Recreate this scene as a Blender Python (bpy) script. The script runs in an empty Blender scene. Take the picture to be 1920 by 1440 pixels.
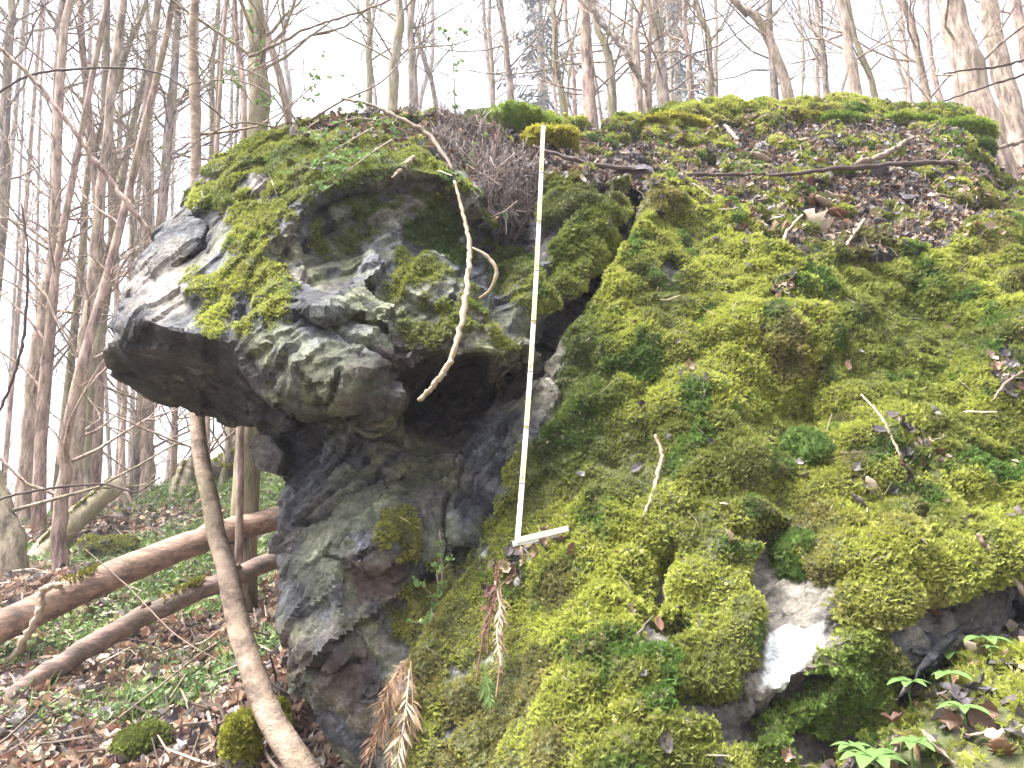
import bpy, math, random
import numpy as np
from mathutils import Vector, Matrix
from mathutils.geometry import delaunay_2d_cdt

SC = bpy.context.scene
COL = SC.collection
R = math.radians

# ------------------------------------------------------------------ camera
FPX, CX, CY = 1387.0, 960.0, 720.0        # focal length and centre of the 1920x1440 photograph, in its pixels
PITCH = R(12.0)
cam_d = bpy.data.cameras.new('camera')
cam_d.sensor_width = 36.0
cam_d.lens = 36.0 * FPX / 1920.0
cam_d.clip_start = 0.05
cam_d.clip_end = 900.0
cam = bpy.data.objects.new('camera', cam_d)
cam.rotation_euler = (R(90) + PITCH, 0, 0)
COL.objects.link(cam)
SC.camera = cam

# ------------------------------------------------------------------ overcast sky, soft sun, exposure
SUN_EL, SUN_AZ = R(66), R(-92)            # azimuth measured from +Y towards +X
world = bpy.data.worlds.new('World')
SC.world = world
world.use_nodes = True
wn = world.node_tree
wn.nodes.clear()
w_out = wn.nodes.new('ShaderNodeOutputWorld')
w_bg = wn.nodes.new('ShaderNodeBackground')
w_sky = wn.nodes.new('ShaderNodeTexSky')
w_sky.sky_type = 'NISHITA'
w_sky.sun_disc = False
w_sky.sun_elevation = SUN_EL
w_sky.sun_rotation = SUN_AZ
w_sky.air_density = 1.0
w_sky.dust_density = 4.0
w_sky.ozone_density = 1.0
w_hsv = wn.nodes.new('ShaderNodeHueSaturation')   # a closed cloud cover takes the blue out of the sky
w_hsv.inputs['Saturation'].default_value = 0.34
w_bg.inputs['Strength'].default_value = 0.052
wn.links.new(w_sky.outputs[0], w_hsv.inputs['Color'])
wn.links.new(w_hsv.outputs[0], w_bg.inputs['Color'])
wn.links.new(w_bg.outputs[0], w_out.inputs['Surface'])

sun_d = bpy.data.lights.new('sun', 'SUN')
sun_d.energy = 1.5
sun_d.angle = R(28)
sun_d.color = (1.0, 0.985, 0.96)
sun = bpy.data.objects.new('sun', sun_d)
sdir = Vector((math.sin(SUN_AZ) * math.cos(SUN_EL), math.cos(SUN_AZ) * math.cos(SUN_EL), math.sin(SUN_EL)))
sun.rotation_euler = sdir.to_track_quat('Z', 'Y').to_euler()
COL.objects.link(sun)

SC.view_settings.view_transform = 'Standard'
SC.view_settings.look = 'None'
SC.view_settings.exposure = 3.5
SC.view_settings.gamma = 1.0
SC.view_settings.use_curve_mapping = False
SC.render.engine = 'CYCLES'
SC.cycles.max_bounces = 4
SC.cycles.diffuse_bounces = 2
SC.cycles.transparent_max_bounces = 4
SC.cycles.use_denoising = True
SC.cycles.use_adaptive_sampling = True
SC.cycles.adaptive_threshold = 0.02

# ------------------------------------------------------------------ measuring helpers
CT, ST = math.cos(PITCH), math.sin(PITCH)
def at(u, v, Y):
    """The point Y metres ahead of the viewer that was measured at pixel (u, v) of the photograph."""
    a = (u - CX) / FPX; b = (CY - v) / FPX
    k = Y / (CT - b * ST)
    return Vector((a * k, Y, (ST + b * CT) * k))
def proj(P):
    d = P[:, 1] * CT + P[:, 2] * ST
    d = np.maximum(d, 1e-3)
    w = -P[:, 1] * ST + P[:, 2] * CT
    return CX + FPX * P[:, 0] / d, CY - FPX * w / d

# ------------------------------------------------------------------ noise
def hsh(ix, iy, iz, seed):
    h = (ix.astype(np.int64) * 374761393 + iy.astype(np.int64) * 668265263 + iz.astype(np.int64) * 2147483647 + seed * 1274126177) & 0xFFFFFFFF
    h = ((h ^ (h >> 13)) * 1274126177) & 0xFFFFFFFF
    h = ((h ^ (h >> 16)) * 2246822519) & 0xFFFFFFFF
    return ((h ^ (h >> 15)) & 0xFFFFFF) / float(0x1000000)
def vnoise(P, s, seed=0):
    Q = P / s
    I = np.floor(Q); F = Q - I
    F = F * F * F * (F * (F * 6 - 15) + 10)
    I = I.astype(np.int64)
    out = 0
    for dx in (0, 1):
        wx = F[:, 0] if dx else 1 - F[:, 0]
        for dy in (0, 1):
            wy = F[:, 1] if dy else 1 - F[:, 1]
            for dz in (0, 1):
                wz = F[:, 2] if dz else 1 - F[:, 2]
                out = out + wx * wy * wz * hsh(I[:, 0] + dx, I[:, 1] + dy, I[:, 2] + dz, seed)
    return out * 2 - 1
def fbm(P, s, octs=4, seed=0, gain=0.5):
    o, a, t = 0, 1.0, 0.0
    for k in range(octs):
        o = o + a * vnoise(P + k * 7.3, s, seed + k); t += a
        a *= gain; s *= 0.5
    return o / t
def worley(P, s, seed=0):
    """distance to the nearest and the second cell centre, three random numbers of the cell, offset from its centre"""
    Q = P / s
    I = np.floor(Q).astype(np.int64)
    n = len(P)
    f1 = np.full(n, 9.0); f2 = np.full(n, 9.0)
    cid = np.zeros((n, 3), np.int64); off = np.zeros((n, 3))
    for dx in (-1, 0, 1):
        for dy in (-1, 0, 1):
            for dz in (-1, 0, 1):
                c = I + np.array((dx, dy, dz))
                ctr = c + np.stack([hsh(c[:, 0], c[:, 1], c[:, 2], seed + j) for j in range(3)], 1)
                df = Q - ctr
                d = np.sqrt((df * df).sum(1))
                m = d < f1
                f2 = np.where(m, f1, np.minimum(f2, d))
                f1 = np.where(m, d, f1)
                cid[m] = c[m]; off[m] = df[m]
    rnd = np.stack([hsh(cid[:, 0], cid[:, 1], cid[:, 2], seed + 11 + j) for j in range(3)], 1)
    return f1, f2, rnd, off * s
def facets(P, s, seed, k, beta):
    """broken-stone relief: flat or slightly hollow faces that meet in sharp ridges"""
    Q = P / s; I = np.floor(Q).astype(np.int64); h = np.full(len(P), 9.0); tn = np.zeros(len(P))
    for dx in (-1, 0, 1):
        for dy in (-1, 0, 1):
            for dz in (-1, 0, 1):
                c = I + np.array((dx, dy, dz)); r_ = [hsh(c[:, 0], c[:, 1], c[:, 2], seed + j) for j in range(6)]
                o = Q - c - np.stack(r_[:3], 1)
                g = (np.stack(r_[3:], 1) * 2 - 1)
                hv_ = k * (g * o).sum(1) + beta * (o * o).sum(1); m_ = hv_ < h
                h = np.where(m_, hv_, h); tn = np.where(m_, r_[4], tn)
    return h * s, tn
def smooth(x, a, b):
    t = np.clip((x - a) / (b - a), 0, 1)
    return t * t * (3 - 2 * t)
def poly_sd(u, v, poly):
    """signed pixel distance to a closed polygon, positive inside"""
    p = np.array(poly, float); q = np.roll(p, -1, 0)
    best = np.full(len(u), 1e9); inside = np.zeros(len(u), bool)
    for (x1, y1), (x2, y2) in zip(p, q):
        ex, ey = x2 - x1, y2 - y1
        t = np.clip(((u - x1) * ex + (v - y1) * ey) / (ex * ex + ey * ey + 1e-9), 0, 1)
        best = np.minimum(best, (u - x1 - t * ex) ** 2 + (v - y1 - t * ey) ** 2)
        c = ((y1 > v) != (y2 > v)) & (u < (x2 - x1) * (v - y1) / (y2 - y1 + 1e-12) + x1)
        inside ^= c
    d = np.sqrt(best)
    return np.where(inside, d, -d)
def line_d(u, v, pts):
    best = np.full(len(u), 1e9)
    for (x1, y1), (x2, y2) in zip(pts[:-1], pts[1:]):
        ex, ey = x2 - x1, y2 - y1
        t = np.clip(((u - x1) * ex + (v - y1) * ey) / (ex * ex + ey * ey + 1e-9), 0, 1)
        best = np.minimum(best, (u - x1 - t * ex) ** 2 + (v - y1 - t * ey) ** 2)
    return np.sqrt(best)

# ------------------------------------------------------------------ object helpers
def tag(o, label=None, cat=None, group=None, kind=None):
    if label: o['label'] = label
    if cat: o['category'] = cat
    if group: o['group'] = group
    if kind: o['kind'] = kind
    return o
def link(name, me, mat=None, parent=None, smooth_=False):
    o = bpy.data.objects.new(name, me)
    COL.objects.link(o)
    if mat is not None and me is not None and len(me.materials) == 0: me.materials.append(mat)
    if parent is not None: o.parent = parent
    if smooth_: me.polygons.foreach_set('use_smooth', np.ones(len(me.polygons), bool))
    return o
def empty(name, loc=(0, 0, 0)):
    o = bpy.data.objects.new(name, None)
    o.empty_display_size = 0.1
    o.location = loc
    COL.objects.link(o)
    return o
def mesh_np(name, V, F):
    me = bpy.data.meshes.new(name)
    V = np.asarray(V, np.float32); F = np.asarray(F, np.int32)
    k = F.shape[1]
    me.vertices.add(len(V)); me.vertices.foreach_set('co', V.ravel())
    me.loops.add(F.size); me.loops.foreach_set('vertex_index', F.ravel())
    me.polygons.add(len(F)); me.polygons.foreach_set('loop_start', np.arange(0, F.size, k, dtype=np.int32))
    me.update(calc_edges=True)
    return me
def mesh_py(name, V, F):
    me = bpy.data.meshes.new(name)
    me.from_pydata([tuple(p) for p in V], [], F)
    me.update()
    return me
class MB:
    def __init__(self): self.v = []; self.f = []
    def add(self, V, F):
        n = len(self.v); self.v += [tuple(p) for p in V]; self.f += [tuple(i + n for i in f) for f in F]
    def tube(self, pts, radii, sides=6, rough=0.0, rng=None, cap=True):
        pts = [Vector(p) for p in pts]; n = len(pts)
        V, F = [], []
        t0 = (pts[1] - pts[0]).normalized()
        ref = Vector((0, 0, 1)) if abs(t0.z) < 0.8 else Vector((1, 0, 0))
        a = t0.cross(ref).normalized()
        for i in range(n):
            t = (pts[min(i + 1, n - 1)] - pts[max(i - 1, 0)]).normalized()
            a = (a - t * a.dot(t)).normalized(); b = t.cross(a)
            for k in range(sides):
                r = radii[i] * (1 + (rng.uniform(-rough, rough) if rng else 0))
                w = 2 * math.pi * k / sides
                V.append(pts[i] + (a * math.cos(w) + b * math.sin(w)) * r)
        for i in range(n - 1):
            for k in range(sides):
                j = (k + 1) % sides
                F.append((i * sides + k, i * sides + j, (i + 1) * sides + j, (i + 1) * sides + k))
        if cap:
            F.append(tuple(range(sides))[::-1]); F.append(tuple((n - 1) * sides + k for k in range(sides)))
        self.add(V, F)
    def build(self, name, mat, parent=None, smooth_=True):
        return link(name, mesh_py(name, self.v, self.f), mat, parent, smooth_)
def spline(pts, n):
    """Catmull-Rom through pts, n points"""
    P = [Vector(p) for p in pts]
    if len(P) == 2: return [P[0].lerp(P[1], i / (n - 1)) for i in range(n)]
    P = [P[0] * 2 - P[1]] + P + [P[-1] * 2 - P[-2]]
    m = len(P) - 3; out = []
    for i in range(n):
        s = i / (n - 1) * m; k = min(int(s), m - 1); t = s - k
        a, b, c, d = P[k:k + 4]
        out.append(0.5 * ((2 * b) + (c - a) * t + (2 * a - 5 * b + 4 * c - d) * t * t + (3 * b - a - 3 * c + d) * t ** 3))
    return out
def lerp_list(vals, n):
    return list(np.interp(np.linspace(0, 1, n), np.linspace(0, 1, len(vals)), vals))
def attr(me, name, arr, dom='POINT'):
    arr = np.asarray(arr, np.float32)
    if arr.ndim == 2:
        a = me.attributes.new(name, 'FLOAT_VECTOR', dom); a.data.foreach_set('vector', arr.ravel())
    else:
        a = me.attributes.new(name, 'FLOAT', dom); a.data.foreach_set('value', arr)

# ------------------------------------------------------------------ materials
class NT:
    def __init__(self, name):
        self.m = bpy.data.materials.new(name); self.m.use_nodes = True
        self.t = self.m.node_tree; self.t.nodes.clear()
        self.out = self.n('OutputMaterial'); self.bs = self.n('BsdfPrincipled')
        self.l(self.bs.outputs[0], self.out.inputs['Surface'])
    def n(self, typ, **kw):
        x = self.t.nodes.new('ShaderNode' + typ)
        for k, v in kw.items(): setattr(x, k, v)
        return x
    def l(self, a, b): self.t.links.new(a, b)
    def put(self, sock, v):
        if hasattr(v, 'is_linked'): self.l(v, sock)
        else: sock.default_value = v
    def noise(self, scale, detail=4, rough=0.55, vec=None, dist=0.0):
        x = self.n('TexNoise'); x.inputs['Scale'].default_value = scale; x.inputs['Detail'].default_value = detail
        x.inputs['Roughness'].default_value = rough; x.inputs['Distortion'].default_value = dist
        self.l(vec if vec is not None else self.obj(), x.inputs['Vector'])
        return x.outputs['Fac']
    def obj(self):
        if not hasattr(self, '_c'): self._c = self.n('TexCoord').outputs['Object']
        return self._c
    def mapping(self, scale=(1, 1, 1), rot=(0, 0, 0)):
        x = self.n('Mapping'); x.inputs['Scale'].default_value = scale; x.inputs['Rotation'].default_value = rot
        self.l(self.obj(), x.inputs['Vector']); return x.outputs[0]
    def ramp(self, fac, stops):
        x = self.n('ValToRGB'); e = x.color_ramp.elements
        while len(e) < len(stops): e.new(0.5)
        for i, (p, c) in enumerate(stops):
            e[i].position = p; e[i].color = (*c, 1) if len(c) == 3 else c
        self.l(fac, x.inputs[0]); return x.outputs[0]
    def mix(self, fac, a, b, mode='MIX'):
        x = self.n('Mix', data_type='RGBA', blend_type=mode)
        self.put(x.inputs[0], fac)
        for s, v in ((x.inputs[6], a), (x.inputs[7], b)):
            self.put(s, (*v, 1) if isinstance(v, tuple) and len(v) == 3 else v)
        return x.outputs[2]
    def math(self, op, a, b=0.0, clamp=False):
        x = self.n('Math', operation=op, use_clamp=clamp); self.put(x.inputs[0], a); self.put(x.inputs[1], b); return x.outputs[0]
    def attr(self, name, typ='GEOMETRY'):
        x = self.n('Attribute', attribute_name=name, attribute_type=typ); return x
    def bump(self, h, strength=0.5, dist=0.01, prev=None):
        x = self.n('Bump'); x.inputs['Strength'].default_value = strength; x.inputs['Distance'].default_value = dist
        self.l(h, x.inputs['Height'])
        if prev is not None: self.l(prev, x.inputs['Normal'])
        return x.outputs[0]
    def done(self, col, rough=0.8, normal=None, spec=0.3, trans=None):
        b = self.bs
        self.put(b.inputs['Base Color'], (*col, 1) if isinstance(col, tuple) else col)
        self.put(b.inputs['Roughness'], rough)
        b.inputs['Specular IOR Level'].default_value = spec
        if normal is not None: self.l(normal, b.inputs['Normal'])
        if trans:
            tr = self.n('BsdfTranslucent'); self.put(tr.inputs[0], (*col, 1) if isinstance(col, tuple) else col)
            mx = self.n('MixShader'); mx.inputs[0].default_value = trans
            self.l(b.outputs[0], mx.inputs[1]); self.l(tr.outputs[0], mx.inputs[2]); self.l(mx.outputs[0], self.out.inputs['Surface'])
        return self.m

def mat_rock():
    t = NT('rock')
    col = t.attr('tone').outputs['Color']
    g = t.noise(48, 5, 0.72)
    f = t.ramp(g, [(0.30, (0.30,) * 3), (0.44, (0.80,) * 3), (0.56, (1.10,) * 3), (0.68, (1.75,) * 3)])
    col = t.mix(1.0, col, f, 'MULTIPLY')
    return t.done(col, 0.72, t.bump(g, 0.9, 0.022), 0.3)

def mat_tint(name, rough=0.75, trans=0.3, spec=0.2):
    t = NT(name)
    c = t.attr('tint', 'INSTANCER').outputs['Color']
    return t.done(c, rough, None, spec, trans)

def mat_bark(name, c1, c2, moss=0.25, scale=1.0, zst=0.25, xst=1.0):
    t = NT(name)
    n = t.noise(16 * scale, 5, 0.75, vec=t.mapping((xst, 1, zst)))
    col = t.ramp(n, [(0.36, tuple(x * .35 for x in c1)), (0.45, c1), (0.56, c2), (0.66, tuple(min(1, x * 1.3) for x in c2))])
    if moss > .05:
        n2 = t.noise(2.4, 3, 0.6)
        col = t.mix(t.ramp(n2, [(0.52 - 0.2 * moss, (0,) * 3), (0.70 - 0.1 * moss, (min(.85, 0.45 + moss),) * 3)]), col, (0.21, 0.20, 0.07))
    rnd = t.n('ObjectInfo').outputs['Random']
    col = t.mix(0.22, col, t.mix(rnd, (0.10, 0.09, 0.085), (0.42, 0.34, 0.29)))
    return t.done(col, 0.85, t.bump(n, 0.9, 0.02), 0.15)

def mat_plain(name, col, rough=0.7, var=0.3, scale=20, trans=None, bump=0.3, spec=0.25):
    t = NT(name)
    n = t.noise(scale, 5, 0.65)
    c = t.mix(n, tuple(x * (1 - var) for x in col), tuple(min(1, x * (1 + var)) for x in col))
    return t.done(c, rough, t.bump(n, bump, 0.006), spec, trans)

def mat_ground():
    t = NT('woodland_floor')
    n1 = t.noise(1.4, 5, 0.6); n2 = t.noise(26, 6, 0.7); n3 = t.noise(6, 5, 0.65)
    col = t.mix(n2, (0.035, 0.027, 0.022), (0.17, 0.13, 0.10))
    g = t.ramp(t.math('ADD', t.math('MULTIPLY', n1, 0.6), t.math('MULTIPLY', n3, 0.5)), [(0.50, (0,) * 3), (0.68, (0.75,) * 3)])
    col = t.mix(g, col, t.mix(n2, (0.05, 0.075, 0.022), (0.13, 0.165, 0.055)))
    return t.done(col, 0.9, t.bump(n2, 0.8, 0.03), 0.15)

M = {}
M['rock'] = mat_rock()
M['ground'] = mat_ground()
M['moss'] = mat_tint('moss_fronds', 0.7, 0.35)
M['leaf'] = mat_tint('litter_leaves', 0.6, 0.12, 0.35)
M['green'] = mat_tint('green_leaves', 0.55, 0.35, 0.3)
M['bark_grey'] = mat_bark('bark_grey', (0.16, 0.13, 0.12), (0.42, 0.345, 0.31), 0.30)
M['bark_pink'] = mat_bark('bark_pinkish', (0.22, 0.145, 0.12), (0.48, 0.345, 0.29), 0.10)
M['bark_olive'] = mat_bark('bark_olive', (0.16, 0.135, 0.095), (0.39, 0.325, 0.24), 0.45)
M['bark_pale'] = mat_bark('bark_pale', (0.24, 0.175, 0.135), (0.50, 0.385, 0.31), 0.08)
M['bark_young'] = mat_bark('bark_young', (0.21, 0.145, 0.10), (0.36, 0.265, 0.19), 0.08, 0.6, 1.5)
M['bark_log'] = mat_bark('bark_log', (0.115, 0.062, 0.042), (0.29, 0.18, 0.125), 0.12, 0.9, 1.0, 0.22)
M['bark_dark'] = mat_bark('bark_dark_log', (0.055, 0.032, 0.026), (0.17, 0.10, 0.075), 0.12, 1.0, 1.0, 0.22)
M['twig'] = mat_plain('dry_twig', (0.20, 0.15, 0.115), 0.8, 0.4, 30)
M['twig_dark'] = mat_plain('dark_twig', (0.085, 0.062, 0.055), 0.8, 0.4, 30)
M['twig_pale'] = mat_plain('pale_twig', (0.33, 0.255, 0.18), 0.75, 0.6, 35)
M['dead_fern'] = mat_plain('dead_fern', (0.27, 0.175, 0.105), 0.8, 0.5, 25, 0.2)
M['dead_dark'] = mat_plain('dark_dead_leaf', (0.13, 0.062, 0.045), 0.7, 0.5, 30, 0.1)
M['fresh'] = mat_plain('fresh_leaf', (0.15, 0.245, 0.075), 0.5, 0.25, 30, 0.35)
M['leaf_pale'] = mat_plain('pale_dead_leaf', (0.44, 0.35, 0.26), 0.7, 0.25, 40, 0.15)
M['leaf_brown'] = mat_plain('brown_dead_leaf', (0.24, 0.13, 0.085), 0.6, 0.4, 40, 0.12)
M['leaf_black'] = mat_plain('wet_dead_leaf', (0.07, 0.06, 0.062), 0.35, 0.4, 40, None, 0.3, 0.5)
M['rule_white'] = mat_plain('rule_white_paint', (0.62, 0.61, 0.56), 0.45, 0.06, 60)
M['rule_yellow'] = mat_plain('rule_yellow_paint', (0.60, 0.54, 0.27), 0.45, 0.06, 60)
M['rule_black'] = mat_plain('rule_black_joint', (0.03, 0.03, 0.035), 0.4, 0.1, 60)

# ------------------------------------------------------------------ scattering: one object, thousands of instanced pieces
def scatter(name, pts, rots, scl, tint, sources, pick=None, kind='stuff', label=None, cat=None, parent=None):
    n = len(pts)
    me = bpy.data.meshes.new(name)
    me.vertices.add(n); me.vertices.foreach_set('co', np.asarray(pts, np.float32).ravel())
    attr(me, 'rot', rots); attr(me, 'scl', scl); attr(me, 'tint', tint)
    if pick is None: pick = np.arange(n) % len(sources)
    a = me.attributes.new('pick', 'INT', 'POINT'); a.data.foreach_set('value', np.asarray(pick, np.int32))
    o = link(name, me, None, parent)
    ng = bpy.data.node_groups.new(name + '_scatter', 'GeometryNodeTree')
    ng.interface.new_socket('Geometry', in_out='INPUT', socket_type='NodeSocketGeometry')
    ng.interface.new_socket('Geometry', in_out='OUTPUT', socket_type='NodeSocketGeometry')
    N = ng.nodes.new; L = ng.links.new
    gi = N('NodeGroupInput'); go = N('NodeGroupOutput'); ip = N('GeometryNodeInstanceOnPoints'); mp = N('GeometryNodeMeshToPoints')
    jn = N('GeometryNodeGeometryToInstance') if len(sources) == 1 else N('GeometryNodeJoinGeometry')
    for s in reversed(sources):
        oi = N('GeometryNodeObjectInfo'); oi.inputs['Object'].default_value = s; oi.inputs['As Instance'].default_value = True
        L(oi.outputs['Geometry'], jn.inputs[0])
    def na(nm, ty):
        x = N('GeometryNodeInputNamedAttribute'); x.data_type = ty; x.inputs['Name'].default_value = nm; return x.outputs[0]
    L(gi.outputs[0], mp.inputs[0]); L(mp.outputs[0], ip.inputs['Points']); L(jn.outputs[0], ip.inputs['Instance'])
    ip.inputs['Pick Instance'].default_value = True
    L(na('pick', 'INT'), ip.inputs['Instance Index'])
    er = N('FunctionNodeEulerToRotation'); L(na('rot', 'FLOAT_VECTOR'), er.inputs[0]); L(er.outputs[0], ip.inputs['Rotation'])
    L(na('scl', 'FLOAT'), ip.inputs['Scale'])
    L(ip.outputs[0], go.inputs[0])
    md = o.modifiers.new('scatter', 'NODES'); md.node_group = ng
    return tag(o, label, cat, kind=kind)
def source(name, V, F, mat):
    me = mesh_py(name, V, F); me.materials.append(mat)
    return bpy.data.objects.new(name, me)            # only the scattering nodes refer to it
def euler_from_axis(axis, spin, side=None):
    """XYZ Euler angles that take +Z to axis after turning by spin about it (arrays)"""
    z = axis / np.linalg.norm(axis, axis=1, keepdims=True)
    ref = np.where(np.abs(z[:, 2:3]) < 0.9, np.array([[0, 0, 1.0]]), np.array([[1.0, 0, 0]]))
    x = np.cross(ref, z); x /= np.linalg.norm(x, axis=1, keepdims=True)
    y = np.cross(z, x)
    c, s = np.cos(spin)[:, None], np.sin(spin)[:, None]
    x2, y2 = x * c + y * s, -x * s + y * c
    return np.stack([np.arctan2(y2[:, 2], z[:, 2]), np.arcsin(np.clip(-x2[:, 2], -1, 1)), np.arctan2(x2[:, 1], x2[:, 0])], 1)
def sample_mesh(me, weight, n, rng):
    """n random points on a mesh, denser where the vertex weight is high; returns points, smooth normals, vertex index near"""
    me.calc_loop_triangles()
    T = np.empty(len(me.loop_triangles) * 3, np.int32); me.loop_triangles.foreach_get('vertices', T); T = T.reshape(-1, 3)
    V = np.empty(len(me.vertices) * 3, np.float32); me.vertices.foreach_get('co', V); V = V.reshape(-1, 3).astype(float)
    Nn = np.empty(len(me.vertices) * 3, np.float32); me.vertex_normals.foreach_get('vector', Nn); Nn = Nn.reshape(-1, 3).astype(float)
    ar = np.linalg.norm(np.cross(V[T[:, 1]] - V[T[:, 0]], V[T[:, 2]] - V[T[:, 0]]), axis=1)
    w = ar * weight[T].mean(1); w = np.maximum(w, 0); w /= w.sum()
    k = rng.choice(len(T), n, p=w)
    a, b = rng.random(n), rng.random(n); f = a + b > 1; a[f], b[f] = 1 - a[f], 1 - b[f]
    W = np.stack([1 - a - b, a, b], 1)
    P = (V[T[k]] * W[:, :, None]).sum(1); Nm = (Nn[T[k]] * W[:, :, None]).sum(1)
    Nm /= np.linalg.norm(Nm, axis=1, keepdims=True) + 1e-9
    return P, Nm, T[k, 0]

# ------------------------------------------------------------------ ground
G = [at(*p) for p in [
    (0, 1440, 3.0), (300, 1440, 2.9), (560, 1440, 2.8), (0, 1250, 4.0), (300, 1250, 4.0), (500, 1250, 3.6), (0, 1100, 5.2), (300, 1100, 5.2),
    (500, 1150, 4.6), (150, 1010, 7), (400, 980, 6.8), (0, 990, 8), (200, 955, 8.5), (350, 905, 8.5), (480, 825, 8.5), (510, 885, 7),
    (1700, 1440, 1.72), (1560, 1440, 1.85), (1900, 1150, 2.3), (1900, 1440, 1.6), (2100, 1200, 2.0), (1760, 1260, 2.08), (2250, 1000, 2.6), (1650, 1330, 1.92),
    (1900, 372, 6.6), (1900, 330, 9.0), (2100, 320, 9.0), (2300, 600, 4.0)]]
G += [Vector(p) for p in [(-9, 13, -0.6), (-4, 13, 0.7), (-14, 24, -3), (-5, 24, -0.5), (-1, 12, 2.2), (0, 6, 1.7), (0, 10, 3.1), (0, 16, 4.6), (0, 25, 5.5), (3, 7, 2.9),
      (3, 12, 4.4), (6, 16, 6.6), (10, 25, 9), (10, 12, 6.5), (-1, 6, 0.9), (0, 4, 0.2), (1, 4.4, 1.2), (0, 2.6, -0.85), (1, 2.2, -0.75), (0, 0, -1.55), (-1.5, 1, -1.45), (1.3, 0, -1.2), (1, 1, -0.95), (2, 1, -0.6),
      (-4, 2, -1.5), (-6, 5, -1.0), (-14, 10, -1.6), (6, 3, 2.2), (6, 0, 0.4), (-40, 20, -8), (-40, 60, -9), (0, 60, 4), (40, 60, 12), (40, 10, 14), (40, -10, 10), (-40, -20, -10), (0, -20, -6), (0, 140, 0), (-90, 140, -10), (90, 140, 10)]]
GP = np.array([tuple(p) for p in G])
def _tps(r2): return 0.5 * r2 * np.log(r2 + 1e-9)
_n = len(GP)
_d2 = ((GP[:, None, :2] - GP[None, :, :2]) ** 2).sum(2)
_A = np.zeros((_n + 3, _n + 3)); _A[:_n, :_n] = _tps(_d2) + np.eye(_n) * 0.02
_A[:_n, _n] = 1; _A[:_n, _n + 1:] = GP[:, :2]; _A[_n, :_n] = 1; _A[_n + 1:, :_n] = GP[:, :2].T
_W = np.linalg.solve(_A, np.concatenate([GP[:, 2], np.zeros(3)]))
def ground_z(x, y):
    x = np.atleast_1d(np.asarray(x, float)); y = np.atleast_1d(np.asarray(y, float))
    z = _W[_n] + _W[_n + 1] * x + _W[_n + 2] * y
    for i in range(_n):
        z = z + _W[i] * _tps((x - GP[i, 0]) ** 2 + (y - GP[i, 1]) ** 2)
    return z
def gz(x, y): return float(ground_z(x, y)[0])
s = np.linspace(-1, 1, 300)
gx = 100 * np.sinh(5.4 * s) / math.sinh(5.4); gy = 4 + 100 * np.sinh(5.4 * s) / math.sinh(5.4)
X, Yg = np.meshgrid(gx, gy)
Zg = ground_z(X.ravel(), Yg.ravel())
far = smooth(np.hypot(X.ravel(), Yg.ravel()), 50, 95)
Zg = Zg * (1 - far) + (-8) * far
GV = np.stack([X.ravel(), Yg.ravel(), Zg], 1)
near = 1 - smooth(np.hypot(GV[:, 0], GV[:, 1]), 15, 40)
GV[:, 2] += near * (0.05 * fbm(GV, 0.5, 4, 3) + 0.03 * vnoise(GV, 0.13, 5))
idx = np.arange(300 * 300).reshape(300, 300)
GF = np.stack([idx[:-1, :-1], idx[:-1, 1:], idx[1:, 1:], idx[1:, :-1]], -1).reshape(-1, 4)
ground_me = mesh_np('ground', GV, GF)
ground = link('ground', ground_me, M['ground'], None, True)
tag(ground, kind='structure')

# ------------------------------------------------------------------ the rock: measured points of its faces (pixel, pixel, metres ahead)
OUT = [(700, 222, 3.35), (600, 228, 3.3), (540, 222, 3.25), (470, 255, 3.15), (412, 292, 3.05), (380, 315, 3.0), (356, 352, 3.0), (328, 398, 2.98), (290, 430, 2.95), (243, 488, 2.9),
    (236, 530, 2.86), (208, 590, 2.82), (200, 610, 2.8), (212, 630, 2.76), (190, 662, 2.74), (195, 690, 2.82), (255, 735, 3.0), (300, 752, 3.05), (355, 770, 3.15), (400, 790, 3.15),
    (435, 815, 3.1), (466, 812, 3.0), (510, 840, 2.95), (522, 893, 2.78), (524, 960, 2.7), (513, 1000, 2.62), (524, 1100, 2.55), (516, 1200, 2.48), (535, 1290, 2.5), (600, 1340, 2.6),
    (650, 1400, 2.65), (690, 1450, 2.6), (700, 1600, 2.4), (700, 1800, 2.3), (1000, 1800, 1.75), (1400, 1800, 1.6), (1800, 1800, 1.7), (2250, 1700, 2.0), (2250, 1000, 2.6), (2250, 600, 3.4),
    (2150, 400, 4.6), (1885, 365, 4.65), (1845, 300, 4.5), (1830, 240, 4.7), (1780, 212, 4.8), (1700, 210, 4.8), (1550, 202, 4.75), (1450, 205, 4.65), (1300, 208, 4.5), (1200, 226, 4.35),
    (1120, 246, 4.1), (1050, 228, 4.0), (960, 210, 3.9), (880, 213, 3.8), (800, 216, 3.6)]
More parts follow.
